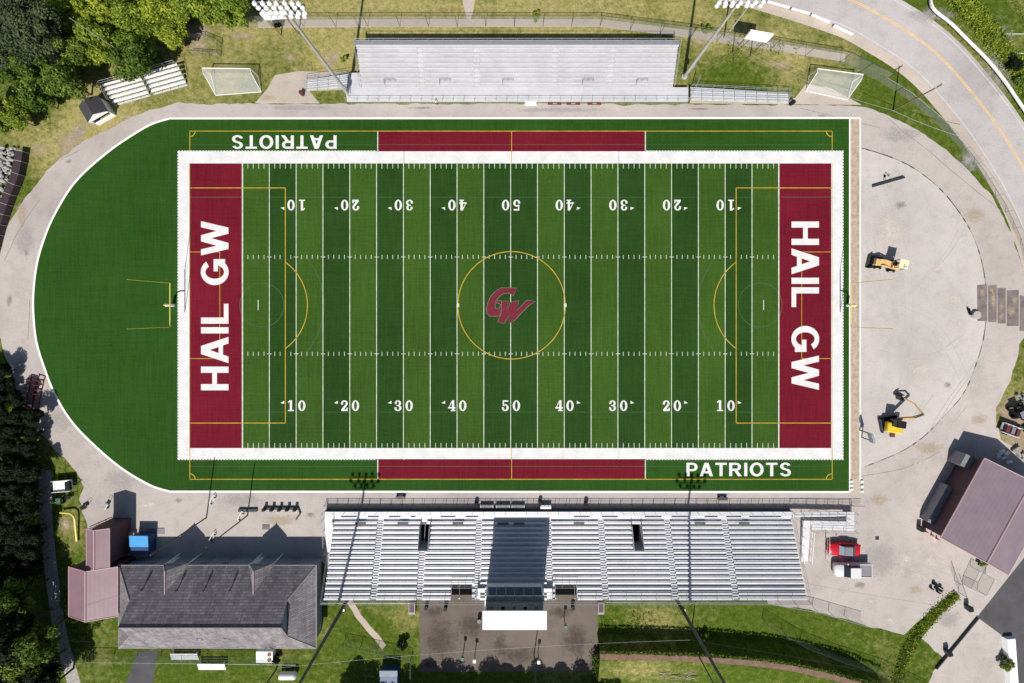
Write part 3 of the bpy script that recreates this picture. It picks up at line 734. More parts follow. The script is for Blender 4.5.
def grandstand(name, label, x0, x1, yf, yr, n, pitch, rise, z1, d, aisles, holes, walk_x, back_h):
    """yf walkway front, yr first row front, d = -1 rows climb toward -y"""
    root = empty(name, ((x0 + x1) / 2, yf, 0)); tag(root, label, 'grandstand')
    ox, oy = root.location.x, root.location.y
    def spans(i, cut=()):
        segs = [(x0, x1)]
        rem = [(a, b) for a, b, i0, i1 in holes if i0 <= i <= i1] + list(cut)
        for a, b in rem:
            ns = []
            for s, e in segs:
                if b <= s or a >= e: ns.append((s, e)); continue
                if a > s: ns.append((s, a))
                if b < e: ns.append((b, e))
            segs = ns
        return segs
    zt = z1 + rise * n
    dk, rs_ = MB(), MB()
    for i in range(n):
        ya = yr + d * pitch * i - oy; yb = ya + d * pitch; z = z1 + rise * i
        for s, e in spans(i):
            dk.span(s - ox, e - ox, ya, yb + d * .02, z - .05, z)
            rs_.span(s - ox, e - ox, yb, yb + d * .03, z, z + rise - .055)
    dk.build('footboard', M['deck' if d < 0 else 'deck_worn'], root); rs_.build('riser', M['steel' if d > 0 else 'white'], root)  # steel risers draw row lines on the sunlit stand; white lifts the shaded one
    w = .42 * pitch
    for i in range(n):
        ya = yr + d * pitch * i - oy; z = z1 + rise * i
        mb = MB()
        for s, e in spans(i, [(a - .45, a + .45) for a in aisles]):
            if e - s > .4:
                mb.span(s - ox + .03, e - ox - .03, ya + d * pitch * .52, ya + d * (pitch * .52 + w), z + .37, z + .42)
                k = s + .6
                while k < e: mb.span(k - ox, k - ox + .05, ya + d * pitch * .62, ya + d * pitch * .68, z, z + .37); k += 1.9
        mb.build('bench', M['alu'], root)
    for a in aisles:
        st = MB()
        for i in range(n):
            if any(h0 - .3 < a < h1 + .3 and i <= i1 for h0, h1, i0, i1 in holes): continue
            ya = yr + d * pitch * i - oy; z = z1 + rise * i
            st.span(a - .4 - ox, a + .4 - ox, ya + d * pitch * .5, ya + d * pitch * .98, z, z + rise * .5)
        st.build('aisle_step', M['deck'], root)
    # walkway
    wx0, wx1 = walk_x
    wk = MB().span(wx0 - ox, wx1 - ox, 0, yr - oy, z1 - .35, z1 - .02)
    wk.build('walkway', M['alu'], root)
    up = MB()
    nb = int((x1 - x0) / 3)
    for i in range(nb + 1):
        xx = x0 + (x1 - x0) * i / nb - ox
        up.tube((xx, .15 * d, 0), (xx, .15 * d, z1 - .3), .06); 
        yb = yr + d * pitch * n - oy
        ym = yr + d * pitch * n * .5 - oy
        up.tube((xx, yb, 0), (xx, yb, zt - .3), .07); up.tube((xx, ym, 0), (xx, ym, (z1 + zt) / 2 - .3), .06)
        up.tube((xx, yb, 0), (xx, ym, (z1 + zt) / 2 - .4), .04)
        up.tube((xx, yr - oy, z1 - .25), (xx, yb, zt - .35), .07)
    up.build('support_frame', M['steel'], root)
    rl = MB()
    fence_rail(rl, [(wx0 - ox, .04 * d, z1), (wx1 - ox, .04 * d, z1)], 0, 1.07)
    rl.build('front_railing', M['steel'], root)
    rb = MB(); yb = yr + d * pitch * n - oy
    fence_rail(rb, [(x0 - ox, yb, zt), (x1 - ox, yb, zt)], 0, back_h, 2.4)
    rb.build('back_railing', M['steel'], root)
    for xx in (x0 - .1, x1 + .1):
        rs = MB(); fence_rail(rs, [(xx - ox, yr - oy, z1), (xx - ox, yb, zt)], 0, 1.07); rs.build('side_railing', M['steel'], root)
    return root
AX = lambda px, py, z: P(px, py, z).x
hz = 1.2; HN = 16; HP = .68; HR = .27
hx0, hx1 = -29.85, 46.8; hyf, hyr = -33.55, -34.75
h_ais = [AX(377, 555, 3.4), AX(478, 555, 3.4) , AX(549, 550, 3.4), AX(603, 555, 3.4), AX(671, 555, 3.4), AX(730, 555, 3.4), AX(421, 575, 4)]
h_holes = [(AX(419.5, 538, 2.4), AX(429, 538, 2.4), 1, 5), (AX(632.5, 538, 2.4), AX(642, 538, 2.4), 1, 5),
           (AX(451, 587, 5.2), AX(472, 587, 5.2), 13, 15), (AX(555, 587, 5.2), AX(577, 587, 5.2), 13, 15)]
home = grandstand('grandstand', 'large white aluminium grandstand below the field with press box above it', hx0, hx1, hyf, hyr, HN, HP, HR, hz, -1, h_ais, h_holes, (-31.6, hx1 + .4), 1.2)
ox, oy = home.location.x, home.location.y
# low boards along the front row with gaps, wheelchair bays, vomitory walls
mb = MB()
for a, b in ((340, 356), (367, 378), (388, 400), (410, 415), (440, 455), (465, 478), (574, 590), (602, 618), (645, 662), (672, 690), (705, 718), (727, 742), (750, 782)):
    MB().span(AX(a, 519, 1.5) - ox, AX(b, 519, 1.5) - ox, hyr + .14 - oy, hyr + .17 - oy, hz + .2, hz + .45).build('front_board', M['deck'], home)
for a in (360.5, 403, 458, 579, 700, 744, 519, 503):
    x = AX(a, 523, 1.6) - ox; MB().span(x - .9, x + .9, hyr - .35 - oy, hyr - .75 - oy, hz + .46, hz + .5).build('bay_mat', M['darkpole'], home)
for (a, b, i0, i1) in h_holes[:2]:
    mb = MB(); z0 = hz + HR * i0
    for x in (a - .04, b + .04):
        mb.mesh([(x - .03 - ox, hyr - HP * i0 - oy, z0 - .6), (x - .03 - ox, hyr - HP * (i1 + 1) - oy, z0 - .6), (x - .03 - ox, hyr - HP * (i1 + 1) - oy, hz + HR * (i1 + 1) + 1), (x - .03 - ox, hyr - HP * i0 - oy, z0 + .9),
                 (x + .03 - ox, hyr - HP * i0 - oy, z0 - .6), (x + .03 - ox, hyr - HP * (i1 + 1) - oy, z0 - .6), (x + .03 - ox, hyr - HP * (i1 + 1) - oy, hz + HR * (i1 + 1) + 1), (x + .03 - ox, hyr - HP * i0 - oy, z0 + .9)],
                [(0, 1, 2, 3), (4, 5, 6, 7), (0, 1, 5, 4), (2, 3, 7, 6), (1, 2, 6, 5), (0, 3, 7, 4)])
    mb.span(a - ox, b - ox, hyr - HP * (i1 + 1) + .02 - oy, hyr - HP * (i1 + 1) - .02 - oy, 0, hz + HR * (i1 + 1) + .9)
    mb.build('stair_wall', M['deck'], home)
    MB().span(a - ox, b - ox, hyr - HP * i0 + .6 - oy, hyr - HP * (i1 + 1) - oy, .3, .4).build('stair_well_shade', M['void'], home)  # black slab paints the deep shade inside the stair opening
for (a, b, i0, i1) in h_holes[2:]:
    MB().span(a - ox, b - ox, hyr - HP * i0 - oy, hyr - HP * (i1 + 1) - oy, 4.1, 4.2).build('stair_well_shade', M['void'], home)  # black slab close under the rows paints the portal's shade
    mb = MB(); fence_rail(mb, [(a - ox, hyr - HP * i0 - oy, hz + HR * i0), (b - ox, hyr - HP * i0 - oy, hz + HR * i0)], 0, 1.1, 1.2); mb.build('portal_railing', M['steel'], home)
# back chain link and end stairs
yb = hyr - HP * HN
MB().mesh([(hx0 - ox, yb - .05 - oy, hz + HR * HN), (hx1 - ox, yb - .05 - oy, hz + HR * HN), (hx1 - ox, yb - .05 - oy, hz + HR * HN + 1.2), (hx0 - ox, yb - .05 - oy, hz + HR * HN + 1.2)], [(0, 1, 2, 3)]).build('back_mesh', M['mesh'], home)
# left ramp beside the stand
mb = MB().mesh([(-31.6 - ox, hyr - oy, hz), (-30.15 - ox, hyr - oy, hz), (-30.15 - ox, hyr - 6 - oy, .2), (-31.6 - ox, hyr - 6 - oy, .2), (-31.6 - ox, hyr - oy, hz - .1), (-30.15 - ox, hyr - oy, hz - .1), (-30.15 - ox, hyr - 6 - oy, .1), (-31.6 - ox, hyr - 6 - oy, .1)],
               [(0, 1, 2, 3), (4, 5, 6, 7), (0, 1, 5, 4), (2, 3, 7, 6), (1, 2, 6, 5), (0, 3, 7, 4)]); mb.build('ramp', M['alu'], home)
mb = MB(); fence_rail(mb, [(-31.6 - ox, hyf - oy, hz), (-31.6 - ox, hyr - oy, hz), (-31.6 - ox, hyr - 6 - oy, .2)], 0, 1.07); mb.build('ramp_railing', M['steel'], home)
# right hand ramp: L shaped
def slab(mb, pts, zs, th=.1):
    n = len(pts); mb.mesh([(p[0], p[1], z) for p, z in zip(pts, zs)] + [(p[0], p[1], z - th) for p, z in zip(pts, zs)],
        [tuple(range(n)), tuple(range(n, 2 * n))] + [(i, (i + 1) % n, n + (i + 1) % n, n + i) for i in range(n)]); return mb
rp = MB()
def q4(x0, x1, y0, y1, za, zb, axis):
    a, b = P(x0, y0), P(x1, y1)
    zs = (za, zb, zb, za) if axis == 'x' else (za, za, zb, zb)
    return [(a.x - ox, a.y - oy), (b.x - ox, a.y - oy), (b.x - ox, b.y - oy), (a.x - ox, b.y - oy)], zs
slab(rp, *q4(788, 842, 509.5, 514, 1.2, 1.0, 'x')); slab(rp, *q4(842, 850, 509.5, 528, 1.0, 1.0, 'x')); slab(rp, *q4(808, 841.8, 519, 527.5, .7, .98, 'x')); slab(rp, *q4(800, 807.8, 519, 561, .69, .1, 'y'))
rp.build('ramp', M['alu'], home)
mb = MB()
def rl3(pts): 
    out = []
    for x, y, z in pts: p = P(x, y); out.append((p.x - ox, p.y - oy, z))
    return out
for pl in ([(788, 509.5, 1.2), (850, 509.5, 1), (850, 528, 1), (808, 528, .7)], [(808, 518.7, .7), (842, 518.7, 1)], [(808, 528, .7), (808, 561, .1)], [(800, 516, .8), (800, 561, .1)], [(790, 514.3, 1.2), (842, 514.3, 1)]):
    fence_rail(mb, rl3(pl), 0, 1.05, 1.6)
mb.build('ramp_railing', M['steel'], home)
# scaffold posts and under-stand shade cloth at the front edge
MB().mesh([(-31.6 - ox, .02, 0), (hx1 + .4 - ox, .02, 0), (hx1 + .4 - ox, .02, hz - .35), (-31.6 - ox, .02, hz - .35)], [(0, 1, 2, 3)]).build('front_skirt', M['dsteel'], home)

vz = 1.1
vis = grandstand('grandstand', 'smaller white aluminium grandstand above the field by the curved road', -25.3, 27.0, 35.45, 37.75, 9, .66, .31, vz, 1,
                 [AX(421, 65, 2.5), AX(477, 65, 2.5), AX(555, 65, 2.5), AX(611, 65, 2.5)], [], (-27.8, 29.6), 1.1)
ox, oy = vis.location.x, vis.location.y
mb = MB(); zt = vz + .31 * 9; yb = 37.75 + .66 * 9
MB().span(-25.3 - ox, 27 - ox, yb - .45 - oy, yb + .35 - oy, zt - .15, zt + .15).build('top_gap_shade', M['cargrey'], vis)  # grey slab stands in for the shadowed open gap behind the rows
MB().span(-25.3 - ox, 27 - ox, yb - .75 - oy, yb - .46 - oy, zt + .05, zt + .11).build('back_bench', M['alu'], vis)
for a in (390, 445, 508, 588, 642):
    mb = MB(); x = AX(a, 82, 1.6) - ox; z = vz + .45; fence_rail(mb, [(x - .9, 38.05 - oy, vz), (x - .9, 38.6 - oy, vz + .3), (x + .9, 38.6 - oy, vz + .3)], 0, .8, 1.0, .02)
    mb.build('bay_railing', M['darkpole'], vis)
mb = MB(); slab(mb, [(P(688, 90).x - ox, P(0, 90).y - oy), (P(788, 92).x - ox, P(0, 93).y - oy), (P(788, 102).x - ox, P(0, 103).y - oy), (P(688, 102).x - ox, P(0, 103).y - oy)], (1.08, .1, .1, 1.08)); mb.build('ramp', M['alu'], vis)
mb = MB()
for yy in (90.2, 94.2, 98.5, 102.8): fence_rail(mb, rl3([(688, yy, 1.1), (788, yy + (1.5 if yy < 95 else .2), .1)]), 0, 1.0, 1.8)
fence_rail(mb, rl3([(690, 96, 1.1), (694, 84, 2.0)]), 0, 1, 1); mb.build('ramp_railing', M['steel'], vis)
mb = MB(); slab(mb, [(P(307, 0).x - ox, P(0, 80).y - oy), (P(352, 0).x - ox, P(0, 77).y - oy), (P(352, 0).x - ox, P(0, 90).y - oy), (P(307, 0).x - ox, P(0, 91).y - oy)], (.15, 1.08, 1.08, .15)); mb.build('ramp', M['alu'], vis)
mb = MB()
for yy in (78.5, 82.5, 86.5, 90.8): fence_rail(mb, rl3([(307, yy + .8, .15), (352, yy - 1, 1.1)]), 0, 1.0, 1.8)
fence_rail(mb, rl3([(352, 77, 1.1), (352, 100, 1.1)]), 0, 1, 1.6); mb.build('ramp_railing', M['steel'], vis)
mb = MB(); slab(mb, [(P(350, 0).x - ox, P(0, 76).y - oy), (P(363, 0).x - ox, P(0, 76).y - oy), (P(363, 0).x - ox, P(0, 103).y - oy), (P(350, 0).x - ox, P(0, 103).y - oy)], (1.07,) * 4); mb.build('landing', M['alu'], vis)
MB().mesh([(-27.8 - ox, -.02, 0), (29.6 - ox, -.02, 0), (29.6 - ox, -.02, vz - .35), (-27.8 - ox, -.02, vz - .35)], [(0, 1, 2, 3)]).build('front_mesh', M['mesh'], vis)

# ------------------------------------------------------------------ press box
def press_box():
    zf = 4.9; zm = 8.3; zr = 11.9
    a = P(482.5, 611, zr); b = P(546.8, 630, zr)
    x0, x1, y0, y1 = a.x, b.x, a.y, b.y   # y0 front (north)
    root = empty('press_box', ((x0 + x1) / 2, y0, 0)); tag(root, 'two storey press box with bright white flat roof behind the grandstand', 'press box')
    ox, oy = root.location.x, root.location.y; X0, X1, D = x0 - ox, x1 - ox, y1 - y0
    MB().box(((X0 + X1) / 2, D / 2, zr - .1), (X1 - X0, -D, .2), bev=.03).build('roof', M['white'], root)
    MB().span(X0 + .25, X1 - .25, -.12, D + .2, zf - .3, zf).span(X0 + .25, X1 - .25, D + .4, D + .2, zf, zr - .2).span(X0 + .25, X0 + .4, -.1, D, zf, zm).span(X1 - .4, X1 - .25, -.1, D, zf, zm).span(X0 + .25, X0 + .4, -.7, D, zm, zr - .2).span(X1 - .4, X1 - .25, -.7, D, zm, zr - .2).build('wall', M['white'], root)
    MB().span(X0 + .15, X1 - .15, .02, D, zm, zm + .15).build('upper_floor', M['steel'], root)
    MB().span(X0 + .4, X1 - .4, -.06, .0, zf, zf + .9).build('lower_panel', M['white'], root)
    n = 6; w = (X1 - X0 - .8) / n
    for i in range(n):
        xa = X0 + .4 + i * w
        wd = MB().span(xa, xa + .09, -.14, -.04, zf + .9, zm - .2).span(xa + w - .02, xa + w + .07, -.14, -.04, zf + .9, zm - .2).span(xa + .09, xa + w - .02, -.14, -.04, zm - .2, zm).span(xa + .09, xa + w - .02, -.14, -.04, zf + .9, zf + 1).build('window', M['white'], root)
        MB().span(xa + .09, xa + w - .02, -.09, -.07, zf + 1, zm - .2).build('pane', M['blueglass'], wd)
    mb = MB(); fence_rail(mb, [(X0 + .2, .1, zm + .15), (X1 - .2, .1, zm + .15)], 0, 1.1, 1.5); mb.build('balcony_railing', M['dsteel'], root)
    # counter and stools on the open upper level
    MB().span(X0 + .5, X1 - .5, -.5, -1.0, zm + .9, zm + .98).span(X0 + .5, X0 + .6, -.5, -1, zm, zm + .9).span(X1 - .6, X1 - .5, -.5, -1, zm, zm + .9).build('counter', M['steel'], root)
    for i in range(5):
        xx = X0 + 1.2 + i * 1.7; MB().span(xx - .25, xx + .25, -1.2, -1.6, zm + .5, zm + .56).span(xx - .25, xx + .25, -1.6, -1.66, zm + .5, zm + 1.1).tube((xx, -1.4, zm), (xx, -1.4, zm + .5), .05).build('chair', M['black'] if i % 2 else M['cargrey'], root)
    mb = MB()
    for xx in (X0 + .5, X1 - .5):
        for yy in (-.3, D + .1): mb.tube((xx, yy, 0), (xx, yy, zf - .2), .12)
    mb.build('column', M['steel'], root)
    for s, xa in ((-1, X0), (1, X1)):
        MB().span(xa + s * .02, xa + s * 1.3, -.6, -2.2, zf + .4, zf + .5).build('side_landing', M['white'], root)
        mb = MB(); fence_rail(mb, [(xa + s * 1.3, -.6, zf + .5), (xa + s * 1.3, -2.2, zf + .5)], 0, 1, 1); mb.build('landing_railing', M['steel'], root)
press_box()

# ------------------------------------------------------------------ floodlights and poles
SHD = Vector((.14, 1, 0)).normalized()
def flood(bx, by, h, label, arms, mat='pole', face=1):
    b = P(bx, by); root = empty('floodlight_pole', b); tag(root, label, 'floodlight', 'tall stadium floodlight poles')
    MB().tube((0, 0, 0), (0, 0, h), .30, .15, n=12).build('pole', M[mat], root)
    MB().tube((0, 0, 0), (0, 0, .3), .5, n=12).build('footing', M['pole'], root)
    for k, (zz, n, wd) in enumerate(arms):
        MB().tube((-wd / 2, .1 * face, zz), (wd / 2, .1 * face, zz), .07).build('crossarm', M['steel'], root)
        for i in range(n):
            xx = -wd / 2 + wd * i / (n - 1) + random.uniform(-.12, .12); zz = zz + random.uniform(-.12, .12)
            l = MB().tube((xx, .12 * face, zz + .06), (xx, .30 * face, zz + .3), .12)
            l.ico((xx, .45 * face, zz + .16), .31, 2, 0, (1, .9, .8))
            l.build('lamp_head', M['white'] if mat == 'pole' else M['steel'], root, smooth=False)
    MB().box((.35, 0, 3.2), (.3, .4, .8), bev=.03).build('control_box', M['steel'], root)
    return root
A3 = lambda h: [(h - .1, 5, 4.2), (h - 1.3, 5, 4.6), (h - 2.4, 4, 3.2)]
flood(349, 597, 24.6, 'tall dark floodlight pole rising behind the left end of the big grandstand', A3(24.6), 'darkpole')
flood(675, 597, 24.6, 'tall dark floodlight pole rising behind the right half of the big grandstand', A3(24.6), 'darkpole')
flood(349.5, 96, 24.6, 'pale floodlight pole leaning over the grass left of the upper grandstand', [(24.4, 7, 5.2), (23.6, 7, 5.2), (22.8, 7, 5.0), (22.0, 6, 4.4)], 'pole', -1)
flood(684, 77, 20.8, 'pale floodlight pole at the right end of the upper grandstand', [(20.6, 7, 5.6), (19.8, 7, 5.6), (19.0, 7, 5.4)], 'pole', -1)

def utility(bx, by, h, label, mat='wood', arm=2.2, ang=0, r=.14, tf=False):
    b = P(bx, by); root = empty('utility_pole', b, ang); tag(root, label, 'utility pole', 'utility poles')
    MB().tube((0, 0, 0), (0, 0, h), r, r * .65, n=10).build('pole', M[mat], root)
    if arm:
        MB().box((0, .12, h - .5), (arm, .1, .12)).build('crossarm', M['wood'], root)
        for i in (-1, 0, 1): MB().tube((i * arm * .42, .12, h - .44), (i * arm * .42, .12, h - .2), .05).build('insulator', M['white'], root)
    if tf: MB().tube((.35, 0, h - 2.0), (.35, 0, h - 1.1), .25, n=10).build('transformer', M['steel'], root)
    return root
utility(893, 110.5, 9.1, 'brown wooden pole on the grass bank between the track and road', arm=1.6, ang=R(30))
utility(724, 38, 14, 'pale utility pole by the fence beside the scoreboard with cables', 'pole', 2.0)
utility(206.5, 517.5, 12.4, 'brown pole leaning over the fieldhouse yard, left of the pair', 'wood', 0, 0, .12)
utility(247.5, 515.5, 10.9, 'brown pole in the fieldhouse yard nearer the grandstand', 'wood', 0, 0, .12)
utility(136, 62, 12, 'thin grey pole with a lamp among the trees by the bleachers', 'pole', 0, 0, .08)
utility(534, 655, 7.5, 'short dark pole with a box in the brown plaza behind the press box', 'darkpole', .8, 0, .1)
utility(277, 668, 11.5, 'utility pole with transformer below the right corner of the fieldhouse', 'wood', 2.2, R(20), .15, True)
utility(690, 640, 10, 'grey utility pole with crossarms in the grass behind the big grandstand', 'darkpole', 1.8, R(10), .13)
# overhead cables
def wire(name, a, b, label, r=.022, sag=.8, m='steel'):
    a, b = Vector(a), Vector(b); pts = [a.lerp(b, i / 10) - Vector((0, 0, sag * 4 * (i / 10) * (1 - i / 10))) for i in range(11)]
    o = MB().path([p - a for p in pts], r, 5).build(name, M[m]); o.location = a; tag(o, label, 'cable'); return o
wire('cable', P(724, 38, 13.5), P(893, 110.5, 9), 'pale overhead cable crossing the grass below the curved road', .022, 1.5)
wire('cable', P(893, 110.5, 9), P(1010, 150, 9), 'overhead cable crossing the curved road', .03)
wire('cable', P(277, 668, 11.2), P(690, 640, 9.6), 'long overhead cable behind the big grandstand', .016)
wire('cable', P(277, 668, 11), P(60, 640, 9), 'overhead cable below the fieldhouse running left', .014, .8, 'dsteel')
wire('cable', P(690, 640, 9.6), P(1000, 700, 9.6), 'overhead cable over the lower right lawn', .013, .8, 'dsteel')

# ------------------------------------------------------------------ boards on two posts
def board(px, py, w, z0, h, label, ang=0, name='scoreboard', mat='white', face='white'):
    b = P(px, py); root = empty(name, b, ang); tag(root, label, 'board')
    MB().box((0, 0, z0 + h / 2), (w, .3, h), bev=.02).build('panel', M[mat], root)
    MB().span(-w / 2 + .1, w / 2 - .1, -.17, -.16, z0 + .1, z0 + h - .1).build('panel_face', M[face], root)
    for s in (-1, 1): MB().tube((s * w * .42, .22, 0), (s * w * .42, .22, z0 + h * .6), .1).build('post', M['brownpost'], root)
    return root
board(741, 56, 3.7, 4.7, 2.1, 'white scoreboard panel on two brown posts beside the upper right fence', R(-10))
board(290, 36, 3.6, 4.7, 1.6, 'white scoreboard panel on two brown posts at the upper left fence', R(4))
board(859.3, 434, 1.5, 2.2, 1.0, 'small grey blue play clock on two thin posts at the gravel strip', R(-75), 'play_clock', 'steel', 'bluewall')

# ------------------------------------------------------------------ fences
def chain_fence(pts, h, label, step=3.0, px=True, rail='dsteel', name='chain_link_fence', m='mesh', closed=False):
    g = G(pts) if px else [Vector(p) for p in pts]; o0 = g[0]
    root = empty(name, o0); tag(root, label, 'fence')
    ms, tr = MB(), MB()
    for a, b in zip(g[:-1], g[1:]):
        a, b = a - o0, b - o0; u = Vector((0, 0, h)); ms.poly([a, b, b + u, a + u])
        tr.tube(a + u, b + u, .035, n=6)
    ms.build('mesh_panel', M[m], root); tr.build('top_rail', M[rail], root)
    cnt = 0
    for a, b in zip(g[:-1], g[1:]):
        n = max(1, round((b - a).length / step))
        for i in range(n):
            if cnt > 90: break
            p = a.lerp(b, i / n) - o0; MB().tube(p, p + Vector((0, 0, h + .03)), .04, n=6).build('post', M[rail], root); cnt += 1
    return root
chain_fence([(240, 27), (400, 26.5), (600, 26.5), (690, 38), (770, 50), (840, 62), (880, 82)], 2.9, 'tall chain link fence along the grass behind the upper grandstand', 5)
chain_fence([(880, 82), (905, 97), (935, 122), (962, 150), (985, 180), (1005, 212), (1020, 245), (1030, 290)], 1.5, 'chain link fence following the grass strip beside the curved road', 4, rail='steel')
chain_fence([(326, 503.5), (860, 503.5)], 1.1, 'low chain link fence between the field and the big grandstand', 1.85)
chain_fence([(192, 38), (205, 37), (222, 44), (221, 56), (193, 54)], 1.2, 'small fenced pen on the grass below the trees', 1.5)
chain_fence([(68, 655), (300, 658)], 1.6, 'chain link fence on the lawn below the fieldhouse', 4, rail='steel')
chain_fence([(325, 596), (412, 596)], 2.0, 'chain link fence behind the left end of the big grandstand', 3, rail='steel')
chain_fence([(605, 596), (760, 597), (812, 606), (860, 620)], 1.8, 'chain link fence behind the right half of the big grandstand', 3, rail='steel')
chain_fence([(762, 618), (800, 640), (838, 655), (880, 668), (925, 690)], 2.0, 'chain link fence crossing the lower right lawn', 4)
chain_fence([(958, 592), (950, 568)], 1.6, 'open gate of chain link beside the mauve roofed building', 2, name='chain_link_gate')
chain_fence([(962, 583), (970, 566), (985, 574), (977, 590), (962, 583)], 1.6, 'small square chain link pen beside the mauve roofed building', 2.2, rail='steel')
chain_fence([(345, 640), (412, 655), (412, 676)], 1.5, 'chain link fence on the lawn left of the brown plaza', 3)

# guard rails
def guard(pts, label, z=.75, w=.35, h=.32, m='white', n=5):
    g = G(smooth_pts(pts, n)); o0 = g[0]; root = empty('guard_rail', o0); tag(root, label, 'guard rail', 'guard rails along the curved road')
    mb = MB()
    for a, b in zip(g[:-1], g[1:]):
        a, b = a - o0, b - o0; d = (b - a).normalized(); nn = Vector((-d.y, d.x, 0)) * w / 2; u = Vector((0, 0, h)); k = Vector((0, 0, z - h))
        mb.mesh([a - nn + k, b - nn + k, b + nn + k, a + nn + k, a - nn + k + u, b - nn + k + u, b + nn + k + u, a + nn + k + u], [(0, 1, 2, 3), (4, 5, 6, 7), (0, 1, 5, 4), (2, 3, 7, 6), (0, 3, 7, 4), (1, 2, 6, 5)])
    mb.build('beam', M[m], root)
    for i in range(0, len(g), 3):
        p = g[i] - o0; MB().tube(p, p + Vector((0, 0, z - h)), .08, n=6).build('post', M['wood'], root)
guard([(926, -22), (927, -3), (930, 11), (948, 26), (964, 42), (984, 62), (1001, 83), (1014, 102), (1040, 140)], 'long white guard rail on the outer grass side of the curved road', .8, .26)
for i, (a, b) in enumerate((((742, -4), (764, 2)), ((766, 3), (788, 9)), ((790, 10), (808, 15)), ((810, 16), (828, 24)), ((832, 27), (851, 36)))):
    guard([a, b], ['white barrier segment at the inner road edge, first from the frame top', 'white barrier segment at the inner road edge, second from the left', 'white barrier segment at the inner road edge, middle one of the row', 'white barrier segment at the inner road edge, fourth from the left', 'white barrier segment at the inner road edge, last before the bend'][i], .6, .18, .4, 'white', 2)

# ------------------------------------------------------------------ buildings
def facep(mb, pts): mb.poly(pts)
def gable_building(name, label, a, b, c, zE, zR, roofm, wallm, over=.3, trim='pinktrim'):
    """a->b is one eave line on the ground, c is the vector across; ridge parallel to a-b"""
    a, b, c = Vector(a), Vector(b), Vector(c); o0 = (a + b + c) / 2 * 1.0; o0 = (a + (b + c)) / 2; o0.z = 0
    root = empty(name, o0); tag(root, label, 'building')
    A, B, C, D = a - o0, b - o0, b + c - o0, a + c - o0; m1, m2 = (A + D) / 2, (B + C) / 2
    u = (b - a).normalized(); v = c.normalized()
    Z = lambda p, z: Vector((p.x, p.y, z))
    mb = MB(); iA, iB, iC, iD = A + (u + v) * over, B + (-u + v) * over, C - (u + v) * over, D + (u - v) * over
    j1, j2 = (iA + iD) / 2, (iB + iC) / 2; zw = zE - .05; k = zR - .12
    mb.poly([Z(iA, 0), Z(iB, 0), Z(iB, zw), Z(iA, zw)]).poly([Z(iC, 0), Z(iD, 0), Z(iD, zw), Z(iC, zw)])
    mb.poly([Z(iA, 0), Z(iD, 0), Z(iD, zw), Z(j1, k), Z(iA, zw)]).poly([Z(iB, 0), Z(iC, 0), Z(iC, zw), Z(j2, k), Z(iB, zw)])
    mb.build('wall', M[wallm], root)
    th = Vector((0, 0, .12))
    for e1, e2, r1, r2 in ((Z(A, zE), Z(B, zE), Z(m1, zR), Z(m2, zR)), (Z(D, zE), Z(C, zE), Z(m1, zR), Z(m2, zR))):
        MB().mesh([e1, e2, r2, r1, e1 - th, e2 - th, r2 - th, r1 - th], [(0, 1, 2, 3), (4, 5, 6, 7), (0, 1, 5, 4), (1, 2, 6, 5), (2, 3, 7, 6), (3, 0, 4, 7)]).build('roof', M[roofm], root)
    MB().tube(Z(m1, zR + .02), Z(m2, zR + .02), .12, n=6).build('ridge_cap', M[trim], root)
    mb = MB()
    for p_, q_ in ((Z(A, zE), Z(B, zE)), (Z(D, zE), Z(C, zE)), (Z(A, zE), Z(m1, zR)), (Z(B, zE), Z(m2, zR)), (Z(D, zE), Z(m1, zR)), (Z(C, zE), Z(m2, zR))): mb.tube(p_, q_, .08, n=6)
    mb.build('roof_trim', M[trim], root)
    return root
g = lambda x, y: P(x, y)
r1 = gable_building('shed_building', 'pink metal roofed building beside the left end of the fieldhouse', g(91, 601), g(91, 554), g(137.5, 554) - g(91, 554), 4.0, 5.4, 'pink', 'darkwall')
r2 = gable_building('shed_building', 'narrow pink metal roofed shed behind the larger pink roof', g(111, 553), g(111, 516), g(132.7, 516) - g(111, 516), 4.6, 5.3, 'pink', 'darkwall')
# mauve roofed building
zc = 4.0
a = P(984.5, 458, zc); b = P(940.5, 537.5, zc); a.z = b.z = 0
u = (b - a).normalized(); v = Vector((-u.y, u.x, 0))
ridge_px = P(985, 566, 6.0); wid = (Vector((ridge_px.x, ridge_px.y, 0)) - b).dot(v)
mv = gable_building('hall_building', 'large mauve metal roofed building at the right frame edge', a, b, v * (wid * 2), 4.0, 6.0, 'pink2', 'darkwall')
L = lambda p: Vector((p.x, p.y, 0)) - mv.location
oo = a - mv.location
def rbox(s0, s1, d0, d1, z0, z1, name, m):
    mb = MB(); pts = [oo + u * s0 + v * d0, oo + u * s1 + v * d0, oo + u * s1 + v * d1, oo + u * s0 + v * d1]
    mb.prism(pts, z0, z1).build(name, M[m], mv)
rbox(.5, 2.6, -1.3, .35, 0, 2.4, 'annexe', 'cargrey')
rbox(6.4, 13.4, -.7, .35, 0, 1.6, 'annexe', 'cargrey')
for k in range(3): rbox(8.0 + k * 1.8, 8.12 + k * 1.8, -.7, .35, 1.61, 1.66, 'annexe_rib', 'steel')
